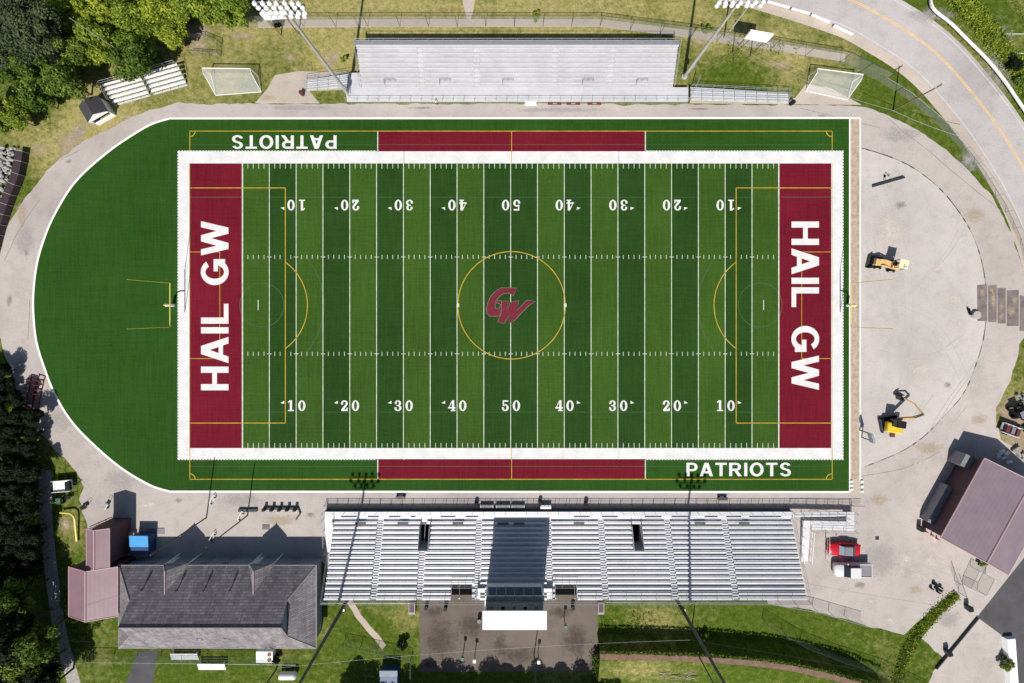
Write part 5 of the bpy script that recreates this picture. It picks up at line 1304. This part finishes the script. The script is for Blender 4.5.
# lawn things below the fieldhouse
ac = empty('air_conditioner', P(268, 652)); tag(ac, 'white air conditioning unit with two round fans below the fieldhouse', 'air conditioner')
MB().box((0, 0, .6), (2.8, 1.9, 1.2), bev=.05).build('casing', M['white'], ac)
for s in (-1, 1): MB().tube((.85, s * .45, 1.2), (.85, s * .45, 1.24), .36, n=16).build('fan', M['brownpost'], ac)
for i, (x, y, m_) in enumerate(((214, 664, 'white'), (187, 654, 'steel'))):
    root = empty('lawn_bench', P(x, y)); tag(root, ['white slatted bench set on the lawn below the fieldhouse', 'grey metal bench beside the wall below the fieldhouse'][i], 'bench')
    for k in range(4): MB().box((0, -.5 + k * .34, .45 + .12 * k), (4.6, .26, .06)).build('plank', M[m_], root)
    for s in (-1, 1): MB().box((s * 2, 0, .25), (.08, 1.3, .5)).build('leg', M['steel'], root)
tk = empty('gas_tank', P(290, 672), R(0)); tag(tk, 'white gas tank on the lawn near the utility pole', 'tank')
MB().tube((-1.2, 0, .8), (1.2, 0, .8), .6, n=18).ico((-1.2, 0, .8), .6, 2, 0, (.5, 1, 1)).ico((1.2, 0, .8), .6, 2, 0, (.5, 1, 1)).build('shell', M['white'], tk)
for s in (-.8, .8): MB().box((s, 0, .15), (.2, .9, .3)).build('saddle', M['steel'], tk)
tn = empty('blue_tarp_cover', P(391, 668)); tag(tn, 'blue tarp covered box at the bottom frame edge', 'covered box')
MB().box((0, -.6, .8), (3.0, 2.6, 1.6), bev=.1).build('cover', M['navy'], tn); MB().box((0, .3, 1.62), (3.0, 1.0, .1), bev=.03).build('cover_flap', M['bluewall'], tn)
# benches / gear around right side
qb = empty('quad_bike', P(935, 587), R(-30)); tag(qb, 'black quad bike parked on the paving near the hedge', 'quad bike')
MB().box((0, 0, .6), (1.5, .45, .3), bev=.1).build('body', M['black'], qb); MB().box((-.2, 0, .82), (.8, .35, .15), bev=.05).build('seat', M['rubber'], qb)
MB().path([(.5, -.45, 1.0), (.45, 0, .95), (.5, .45, 1.0)], .03).build('handlebar', M['black'], qb); wheel4(qb, (-.65, .65), .35, .3, .25)
for i, (x, y, a_) in enumerate(((918, 527, 0), (945, 650, 20), (981, 385, 0), (965.5, 606, 10))):
    if i == 2: continue
    root = empty('wheeled_bin', P(x, y), R(a_)); tag(root, ['dark wheeled bin beside the mauve building wall', '', '', 'dark wheeled bin on the ramp near the hedge'][i] if i != 1 else 'dark wheeled bin at the lower end of the ramp wall', 'bin', 'dark wheeled bins')
    MB().box((0, 0, .5), (.6, .7, 1.0), top=(1.15, 1.15), bev=.03).build('body', M['dsteel'], root); MB().box((0, .05, 1.04), (.75, .85, .08), bev=.02).build('lid', M['black'], root)
for i, x in enumerate((925, 931, 936)):
    o = MB().tube((0, 0, 0), (0, 0, .7), .18, .05, n=12).build('traffic_cone', M['red']); o.location = P(x, 531 + i * 3.5); tag(o, f"small red cone beside the mauve building, {['leftmost', 'middle', 'rightmost'][i]} of three", 'cone', 'red cones beside the mauve building')
# yard clutter at right edge
t2 = empty('utility_trailer', P(1006, 429), R(-20)); tag(t2, 'open steel trailer loaded with crates in the right edge yard', 'trailer')
MB().box((0, 0, .6), (3.2, 1.6, .1)).build('deck', M['steel'], t2); wheel4(t2, (-.3,), .8, .33, .2)
for s in (-1, 1): MB().box((0, s * .8, .9), (3.2, .05, .5)).build('side_rail', M['white'], t2)
for k in range(3): MB().box((-.9 + k * .9, 0, .95), (.6, 1.1, .6), bev=.03).build('crate', M['bench' if k != 1 else 'cargrey'], t2)
t3 = empty('compact_tractor', P(1014, 410), R(25)); tag(t3, 'dark compact tractor in the right edge yard', 'tractor')
MB().box((.5, 0, .9), (1.8, .8, .7), bev=.12).build('hood', M['dsteel'], t3); MB().box((-.7, 0, 1.3), (.9, 1.0, .8), bev=.12).build('seat_box', M['black'], t3); wheel4(t3, (-.8,), .5, .6, .35); wheel4(t3, (1.1,), .45, .36, .25)
MB().box((-.6, 0, 2.2), (1.3, 1.2, .08), bev=.03).build('canopy', M['cargrey'], t3)
for x in (-1.1, -.1):
    MB().tube((x, 0, 1.2), (x, 0, 2.2), .05).build('canopy_post', M['black'], t3)
for i, (x, y, r_) in enumerate(((1021, 398, .5), (1022, 424, .5), (1018, 451, .6), (1002, 456, .35))):
    mb = MB()
    for k in range(7): mb.box((random.uniform(-1, 1), random.uniform(-1, 1), random.uniform(.1, .5)), (random.uniform(.4, 1.4), random.uniform(.15, .6), random.uniform(.2, .5)), rz=random.uniform(0, 3))
    o = mb.build('scrap_pile', M[('steel', 'dsteel', 'trim', 'white')[i]]); o.location = P(x, y); o.scale = (.9,) * 3
    tag(o, ['pile of grey scrap metal highest in the right edge yard', 'pile of dark scrap beside the loaded trailer', 'pale pile of rubble above the mauve roof', 'small white scrap pile near the mauve roof corner'][i], 'scrap pile', 'scrap piles in the right edge yard')
o = MB().box((0, 0, .4), (1.9, 11, .8), top=(.7, 1), bev=.05).build('concrete_barrier', M['white']); o.location = P(1009, 668); o.rotation_euler.z = R(4); tag(o, 'white concrete barrier wall at the lower right frame corner', 'barrier')
rw = P(977, 617); rw2 = P(935, 668); d = rw2 - rw
o = MB().box((0, 0, .2), (d.length, .14, .4)).build('retaining_wall', M['asphalt']); o.location = (rw + rw2) / 2; o.rotation_euler.z = math.atan2(d.y, d.x); tag(o, 'low dark retaining wall beside the ramp at lower right', 'wall')
# sump cover & object by patches
o = MB().tube((0, 0, 0), (0, 0, .5), .75, .68, n=18).build('concrete_ring', M['track']); o.location = P(974.5, 315); tag(o, 'round concrete manhole ring beside the dark pavement patches', 'manhole')
o = MB().box((0, 0, .25), (1.2, .25, .4), bev=.05).build('rubber_strip', M['rubber']); o.location = P(968, 311.5); o.rotation_euler.z = R(110); tag(o, 'black rubber strip left of the manhole ring', 'strip')
o = MB().box((0, 0, .03), (.6, .6, .05)).build('drain_cover', M['dsteel']); o.location = P(877, 538); tag(o, 'small square drain cover on the paving right of the cars', 'drain')
# corner sandbags
for k, (x, y) in enumerate(((851, 481), (851, 485), (851, 489), (861.5, 481), (861.5, 486), (861.5, 491))):
    o = MB().box((0, 0, .12), (.5, .35, .25), bev=.08).build('sandbag', M['white']); o.location = P(x, y)
    tag(o, f"small white sandbag on the {'left' if k < 3 else 'right'} edge of the tan corner pad, {['top', 'middle', 'bottom'][k % 3]} one", 'sandbag', 'sandbags round the corner pad')
# person by the upper grandstand
def person(px, py, label, ang):
    root = empty('person', P(px, py), ang); tag(root, label, 'person')
    me = bpy.data.meshes.new('body')
    vs = [(0, 0, .95), (0, 0, 1.15), (0, 0, 1.4), (0, 0, 1.5), (0, .01, 1.62), (-.2, 0, 1.4), (-.26, .02, 1.13), (-.24, .12, .9), (.2, 0, 1.4), (.26, .02, 1.13), (.24, .12, .9), (-.1, 0, .88), (-.12, .04, .5), (-.12, -.02, .08), (-.12, .14, .04), (.1, 0, .88), (.12, -.04, .5), (.12, -.08, .08), (.12, .08, .04)]
    es = [(0, 1), (1, 2), (2, 3), (3, 4), (2, 5), (5, 6), (6, 7), (2, 8), (8, 9), (9, 10), (0, 11), (11, 12), (12, 13), (13, 14), (0, 15), (15, 16), (16, 17), (17, 18)]
    rad = [.15, .14, .15, .06, .1, .07, .05, .035, .07, .05, .035, .1, .07, .045, .04, .1, .07, .045, .04]
    me.from_pydata(vs, es, []); o = bpy.data.objects.new('body', me); COL.objects.link(o)
    md = o.modifiers.new('s', 'SKIN')
    for v, r in zip(me.skin_vertices[0].data, rad): v.radius = (r, r)
    me.skin_vertices[0].data[0].use_root = True
    o.modifiers.new('u', 'SUBSURF').levels = 1
    bpy.context.view_layer.update()
    m2 = bpy.data.meshes.new_from_object(o.evaluated_get(DG())); bpy.data.objects.remove(o)
    m2.materials.clear()
    for k in ('trousers', 'shirt', 'skin'): m2.materials.append(M[k])
    for p in m2.polygons:
        z = p.center.z; x = abs(p.center.x); p.material_index = 0 if (z < .92 and x < .2) else (2 if (z > 1.5 or (x > .2 and z < 1.2)) else 1)
    b = bpy.data.objects.new('body', m2); COL.objects.link(b); b.parent = root
    MB().ico((0, .0, 1.66), .105, 2, 0, (1, 1.05, .8)).build('hair', M['black'], root, smooth=True)
person(437, 104.5, 'person in white shirt standing on the track by the upper grandstand', R(180))

# ------------------------------------------------------------------ vegetation
def crown_mesh(name, n, rad, ht, leaf, lumps, mat, seed, flat_=.75, base=.35):
    rnd = random.Random(seed); vs, fs = [], []
    L_ = []
    for i in range(lumps):
        t = rnd.uniform(0, 2 * math.pi); r = rad * math.sqrt(rnd.random()) * .72; z = ht * (base + (1 - base) * rnd.uniform(.25, .85) * (1 - .45 * (r / rad) ** 2))
        L_.append((r * math.cos(t), r * math.sin(t), z, rad * rnd.uniform(.22, .42)))
    for i in range(n):
        cx, cy, cz, lr = rnd.choice(L_)
        d = Vector((rnd.gauss(0, 1), rnd.gauss(0, 1), rnd.gauss(.35, 1))).normalized()
        k = lr * rnd.uniform(.72, 1.08)
        p = Vector((cx, cy, cz)) + Vector((d.x * k, d.y * k, d.z * k * flat_))
        nn = (d + Vector((rnd.uniform(-.8, .8), rnd.uniform(-.8, .8), rnd.uniform(-.4, .9)))).normalized()
        a = nn.orthogonal().normalized(); b = nn.cross(a); s = leaf * rnd.uniform(.6, 1.3); th = rnd.uniform(0, 6.28)
        a, b = a * math.cos(th) + b * math.sin(th), b * math.cos(th) - a * math.sin(th)
        i0 = len(vs)
        vs += [p - a * s, p - b * s * .55, p + a * s, p + b * s * .55]; fs.append((i0, i0 + 1, i0 + 2, i0 + 3))
    me = bpy.data.meshes.new(name); me.from_pydata(vs, [], fs); me.materials.append(mat); return me
def trunk_mesh(ht, rad, seed, m='bark'):
    rnd = random.Random(seed); mb = MB(); mb.tube((0, 0, 0), (.1, .05, ht * .55), .22 * ht / 10, .12 * ht / 10, n=8)
    for i in range(6):
        t = i * 1.05 + rnd.uniform(-.3, .3); z = ht * rnd.uniform(.3, .55); mb.tube((.05, .03, z), (rad * .6 * math.cos(t), rad * .6 * math.sin(t), z + ht * .25), .08 * ht / 10, .025, n=6)
    bmesh.ops.recalc_face_normals(mb.bm, faces=list(mb.bm.faces))
    me = bpy.data.meshes.new('trunk'); mb.bm.to_mesh(me); mb.bm.free(); me.materials.append(M[m]); return me
TR = {}
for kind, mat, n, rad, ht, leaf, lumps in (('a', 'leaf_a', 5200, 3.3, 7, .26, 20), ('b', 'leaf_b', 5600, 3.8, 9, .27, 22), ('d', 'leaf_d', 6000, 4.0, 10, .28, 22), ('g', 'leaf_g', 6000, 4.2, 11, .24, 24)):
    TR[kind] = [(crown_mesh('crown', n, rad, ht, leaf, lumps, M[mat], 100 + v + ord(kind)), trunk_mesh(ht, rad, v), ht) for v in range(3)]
NAMEK = {'a': 'bright green', 'b': 'mid green', 'd': 'shade-darkened green', 'g': 'grey green'}
def tree(x, y, kind, sc_, label, group, name='broadleaf_tree'):
    cm, tm, ht = random.choice(TR[kind]); z = ht * .7 * sc_
    q_ = P(x, y, z); root = empty(name, (q_.x, q_.y, 0), random.uniform(0, 6.28)); root.scale = (sc_, sc_, sc_ * random.uniform(.9, 1.1))
    tag(root, label, 'tree', group)
    for nm, me in (('crown', cm), ('trunk', tm)):
        o = bpy.data.objects.new(nm, me); COL.objects.link(o); o.parent = root
    return root
def clockpos(x, y, x0, x1, y0, y1):
    cols = ['far left', 'left', 'left of centre', 'centre', 'right of centre', 'right', 'far right']; rows = ['top', 'upper', 'middle', 'lower', 'bottom']
    return cols[min(6, max(0, int((x - x0) / (x1 - x0) * 7)))], rows[min(4, max(0, int((y - y0) / (y1 - y0) * 5)))]
ORD = ['first', 'second', 'third', 'fourth', 'fifth', 'sixth', 'seventh', 'eighth', 'ninth', 'tenth', 'eleventh', 'twelfth', 'thirteenth', 'fourteenth', 'fifteenth', 'sixteenth', 'seventeenth', 'eighteenth', 'nineteenth', 'twentieth', 'twenty-first', 'twenty-second', 'twenty-third', 'twenty-fourth', 'twenty-fifth']
# upper left wood: rows from the top of the photo down
rows = [(-14, range(-14, 226, 27)), (8, range(0, 236, 26)), (30, range(-12, 176, 26)), (50, range(0, 150, 26)), (74, range(-10, 78, 24)), (98, range(-4, 56, 22)), (120, range(-8, 28, 20))]
for ri, (yy, xs) in enumerate(rows):
    for ci, xx in enumerate(xs):
        x = xx + random.uniform(-5, 5); y = yy + random.uniform(-5, 5)
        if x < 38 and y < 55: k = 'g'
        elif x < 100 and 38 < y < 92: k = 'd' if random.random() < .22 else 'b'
        elif y > 90: k = 'b' if random.random() < .3 else 'a'
        else: k = random.choice('aaab')
        s = random.uniform(.72, 1.0) if y < 90 else random.uniform(.5, .7)
        tree(x, y, k, s, f"{NAMEK[k]} tree in upper left wood, {ORD[ci]} from left in the {ORD[ri]} row", 'trees of the upper left wood')
# left edge wood
def xmax(y):
    t_ = [(360, -6), (372, 2), (390, 12), (405, 22), (420, 30), (440, 35), (480, 37), (520, 35), (600, 38)]
    for (y0, a), (y1, b) in zip(t_[:-1], t_[1:]):
        if y0 <= y <= y1: return a + (b - a) * (y - y0) / (y1 - y0)
    return 38
rows = [(y, range(-12, int(xmax(y)) + 1, 13)) for y in range(372, 594, 15)] + [(604, range(-10, 34, 22)), (636, range(-12, 36, 22)), (668, range(-8, 40, 22)), (698, range(-6, 50, 22))]
for ri, (yy, xs) in enumerate(rows):
    for ci, xx in enumerate(xs):
        x = xx + random.uniform(-4, 4); y = yy + random.uniform(-4, 4)
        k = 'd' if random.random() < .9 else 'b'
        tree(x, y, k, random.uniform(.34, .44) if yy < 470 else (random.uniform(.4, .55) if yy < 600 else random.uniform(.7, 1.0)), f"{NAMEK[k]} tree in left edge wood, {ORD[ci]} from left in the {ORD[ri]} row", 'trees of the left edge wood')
# trees just below the frame whose shadows reach the plaza
for i, x in enumerate(range(345, 620, 24)):
    tree(x, 737 + random.uniform(-3, 3), 'b', random.uniform(.8, .95), f"tree just below the brown plaza, {ORD[i]} from the left", 'trees below the plaza')
# shrubs
def shrub(x, y, r, kind, label, group=None, h=1.2):
    me = crown_mesh('foliage', int(500 + 500 * r), r, h * 1.3, .14, 8, M[{'a': 'leaf_a', 'b': 'leaf_b', 'd': 'leaf_d', 'g': 'leaf_g'}[kind]], random.randint(0, 9999), .8, .1)
    q_ = P(x, y); root = empty('shrub', (q_.x, q_.y, 0)); tag(root, label, 'shrub', group)
    o = bpy.data.objects.new('foliage', me); COL.objects.link(o); o.parent = root
    MB().tube((0, 0, 0), (.05, 0, h * .6), .05, .03).tube((0, 0, .2), (.3, .2, h * .6), .04, .02).tube((0, 0, .2), (-.3, .1, h * .6), .04, .02).build('stem', M['bark'], root)
def hedge(pts, w, h, label, kind, n, name='hedge'):
    g_ = G(pts); o0 = g_[0]; vs, fs = [], []; rnd = random.Random(len(pts) * 7 + n)
    seg = [(a, b, (b - a).length) for a, b in zip(g_[:-1], g_[1:])]; tot = sum(s[2] for s in seg)
    for i in range(n):
        t = rnd.uniform(0, tot)
        for a, b, l in seg:
            if t <= l: break
            t -= l
        p = a.lerp(b, t / l) - o0; d = (b - a).normalized(); s_ = rnd.gauss(0, .38); hh = h * max(.1, 1 - (s_ * 1.0) ** 2) * (.75 + .35 * mnoise.noise(p * .8) + .2 * rnd.random())
        p = p + Vector((-d.y, d.x, 0)) * s_ * w + Vector((0, 0, hh * rnd.uniform(.55, 1)))
        nn = Vector((rnd.uniform(-1, 1), rnd.uniform(-1, 1), rnd.uniform(.1, 1))).normalized(); a_ = nn.orthogonal().normalized(); b_ = nn.cross(a_); s = .14 * rnd.uniform(.6, 1.5)
        i0 = len(vs); vs += [p - a_ * s, p - b_ * s * .6, p + a_ * s, p + b_ * s * .6]; fs.append((i0, i0 + 1, i0 + 2, i0 + 3))
    me = bpy.data.meshes.new(name); me.from_pydata(vs, [], fs); me.materials.append(M['leaf_' + kind]); o = bpy.data.objects.new(name, me); COL.objects.link(o); o.location = o0
    tag(o, label, 'hedge'); return o
TL = smooth_pts([(597, 640), (650, 641), (700, 643), (760, 648), (800, 655), (850, 668), (900, 692)], 8)
def bank():
    vs, fs, dr = [], [], []; prof = [(-7, 0), (-5, .8), (-2.2, 1.9), (0, 2.6), (10, 2.45), (22, 1.9), (40, .9), (62, -.05)]
    for i, (x, y) in enumerate(TL):
        k = min(1, max(.25, (905 - x) / 60))
        for (o_, z) in prof:
            n_ = mnoise.noise(Vector((x * .12, o_ * .3, 0))) * .25; p = P(x, y + o_); vs.append((p.x, p.y + n_, max(-.1, z * k + (n_ if 0 < z < 2.5 else 0)))); dr.append(.9 * math.exp(-(((x - 640) / 40) ** 2 + ((y + o_ - 662) / 16) ** 2)))
    m_ = len(prof)
    for i in range(len(TL) - 1):
        for k in range(m_ - 1): a = i * m_ + k; fs.append((a, a + m_, a + m_ + 1, a + 1))
    me = bpy.data.meshes.new('grass_bank'); me.from_pydata(vs, [], fs); me.materials.append(M['ground']); me.flip_normals() if me.polygons[0].normal.z < 0 else None
    a_ = me.attributes.new('dry', 'FLOAT', 'POINT'); a_.data.foreach_set('value', dr)
    o = bpy.data.objects.new('grass_bank', me); COL.objects.link(o); struct(o)
    mb = MB()
    for (xa, ya), (xb, yb) in zip(TL[:-1], TL[1:]):
        ka, kb = min(1, max(.25, (905 - xa) / 60)), min(1, max(.25, (905 - xb) / 60)); a, b, c, d = P(xa, ya + 2.2), P(xb, yb + 2.2), P(xb, yb + 8.5), P(xa, ya + 8.5)
        mb.poly([(a.x, a.y, 2.66 * ka), (b.x, b.y, 2.66 * kb), (c.x, c.y, 2.56 * kb), (d.x, d.y, 2.56 * ka)])
    struct(mb.sheet('bank_path', M['brownpath']))
bank()
o = hedge([p for p in TL if p[0] < 880][::4], .5, .75, 'ragged low weeds along the top edge of the shaded grass bank', 'b', 2600, 'edge_weeds'); o['kind'] = 'stuff'; o.location.z = 2.45; o['category'] = 'weeds'
hedge([(957, 594), (937, 610), (918, 632), (904, 655), (895, 690)], 1.3, .3, 'low green hedge on the bank beside the ramp at lower right', 'a', 5000)
hedge([(596, 650), (599, 668), (600, 690)], 1.2, 1.6, 'short green hedge along the right edge of the brown plaza', 'b', 2500)
hedge([(948, -12), (968, 10), (986, 30), (1003, 52), (1022, 78), (1045, 105)], 2.6, .7, 'rough green scrub behind the white guard rail at upper right', 'a', 11000)
for i, (x, y, r, k, l) in enumerate(((1010, 66, 1.6, 'd', 'dark bushy shrub beyond the guard rail, left of two'), (1018, 80, 1.5, 'b', 'green shrub beyond the guard rail at the right edge'), (80, 610, 1.6, 'b', 'green shrub at the lower left corner of the pink roof'), (104, 618, 1.6, 'b', 'green shrub below the pink roof, nearer its middle'),
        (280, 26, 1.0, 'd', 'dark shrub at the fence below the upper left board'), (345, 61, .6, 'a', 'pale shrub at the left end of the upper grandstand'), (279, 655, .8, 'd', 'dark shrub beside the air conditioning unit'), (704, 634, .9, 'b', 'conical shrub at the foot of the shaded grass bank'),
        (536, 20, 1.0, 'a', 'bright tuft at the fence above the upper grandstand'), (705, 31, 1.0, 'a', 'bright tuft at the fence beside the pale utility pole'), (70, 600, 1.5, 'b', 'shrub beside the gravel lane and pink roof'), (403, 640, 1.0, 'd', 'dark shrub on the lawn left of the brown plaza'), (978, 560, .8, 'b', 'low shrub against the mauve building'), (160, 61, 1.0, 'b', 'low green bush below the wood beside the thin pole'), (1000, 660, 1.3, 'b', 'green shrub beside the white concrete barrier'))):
    shrub(x, y, r, k, l)
# weeds along verges: tufts (uncountable)
def tufts(name, regions, n, kind, label, size=.12):
    rnd = random.Random(n); vs, fs = [], []
    tot = [(x1 - x0) * (y1 - y0) for x0, x1, y0, y1 in regions]
    for i in range(n):
        x0, x1, y0, y1 = rnd.choices(regions, tot)[0]; cx, cy = rnd.uniform(x0, x1), rnd.uniform(y0, y1)
        p0 = P(cx, cy)
        if mnoise.noise(Vector((p0.x * .25, p0.y * .25, 3))) < .02: continue
        for k in range(5):
            p = p0 + Vector((rnd.gauss(0, .15), rnd.gauss(0, .15), rnd.uniform(.03, .3))); nn = Vector((rnd.uniform(-1, 1), rnd.uniform(-1, 1), rnd.uniform(.0, .8))).normalized(); a_ = nn.orthogonal().normalized(); b_ = nn.cross(a_); s = size * rnd.uniform(.6, 1.4)
            i0 = len(vs); vs += [p - a_ * s, p - b_ * s * .5, p + a_ * s, p + b_ * s * .5]; fs.append((i0, i0 + 1, i0 + 2, i0 + 3))
    me = bpy.data.meshes.new(name); me.from_pydata(vs, [], fs); me.materials.append(M['leaf_' + kind]); o = bpy.data.objects.new(name, me); COL.objects.link(o)
    tag(o, label, 'weeds', kind='stuff')
tufts('tall_weeds', [(0, 50, 80, 145), (60, 110, 75, 110), (700, 800, 40, 60), (60, 90, 560, 640), (600, 680, 608, 632), (985, 1024, 0, 60)], 1500, 'a', 'scattered tall green weeds on the rough grass verges')
br = MB()
for i in range(16):
    p = P(random.uniform(655, 684), random.uniform(664, 676)); p.z = 1.75; t = random.uniform(-.5, .5)
    br.tube(p + Vector((0, 0, .15)), p + Vector((random.uniform(1, 2.4), math.sin(t) * 1.2, random.uniform(.2, .5))), .07, .03, n=5)
tag(br.build('brush_pile', M['barkp']), 'heap of pale cut branches on dry ground below the brown path', 'branches')

# ------------------------------------------------------------------ camera, light, world
cam = bpy.data.cameras.new('camera'); co = bpy.data.objects.new('camera', cam); COL.objects.link(co)
co.location = (0, 0, H); co.rotation_euler = (0, 0, 0)
cam.sensor_width = 36; cam.lens = 36 * S * H / 1024; cam.shift_y = -(341.5 - CY) / 1024; cam.clip_end = 8000
sc.camera = co
sun = bpy.data.lights.new('sun', 'SUN'); so = bpy.data.objects.new('sun', sun); COL.objects.link(so)
sun.energy = 4.8; sun.angle = R(.53); sun.color = (1, .95, .88)
EL = 50; AZ = math.degrees(math.atan2(.14, 1))
so.rotation_euler = (R(90 - EL), 0, R(-AZ)); so.location = (0, 0, 100)
w = bpy.data.worlds.new('World'); sc.world = w; w.use_nodes = True
nt = w.node_tree; bg = nt.nodes['Background']; sk = nt.nodes.new('ShaderNodeTexSky'); sk.sky_type = 'NISHITA'; sk.sun_disc = False
sk.sun_elevation = R(EL); sk.sun_rotation = R(180 + AZ); nt.links.new(sk.outputs[0], bg.inputs['Color']); bg.inputs['Strength'].default_value = .065
vs = sc.view_settings; vs.view_transform = 'Standard'; vs.look = 'None'; vs.exposure = 0.1; vs.gamma = 1
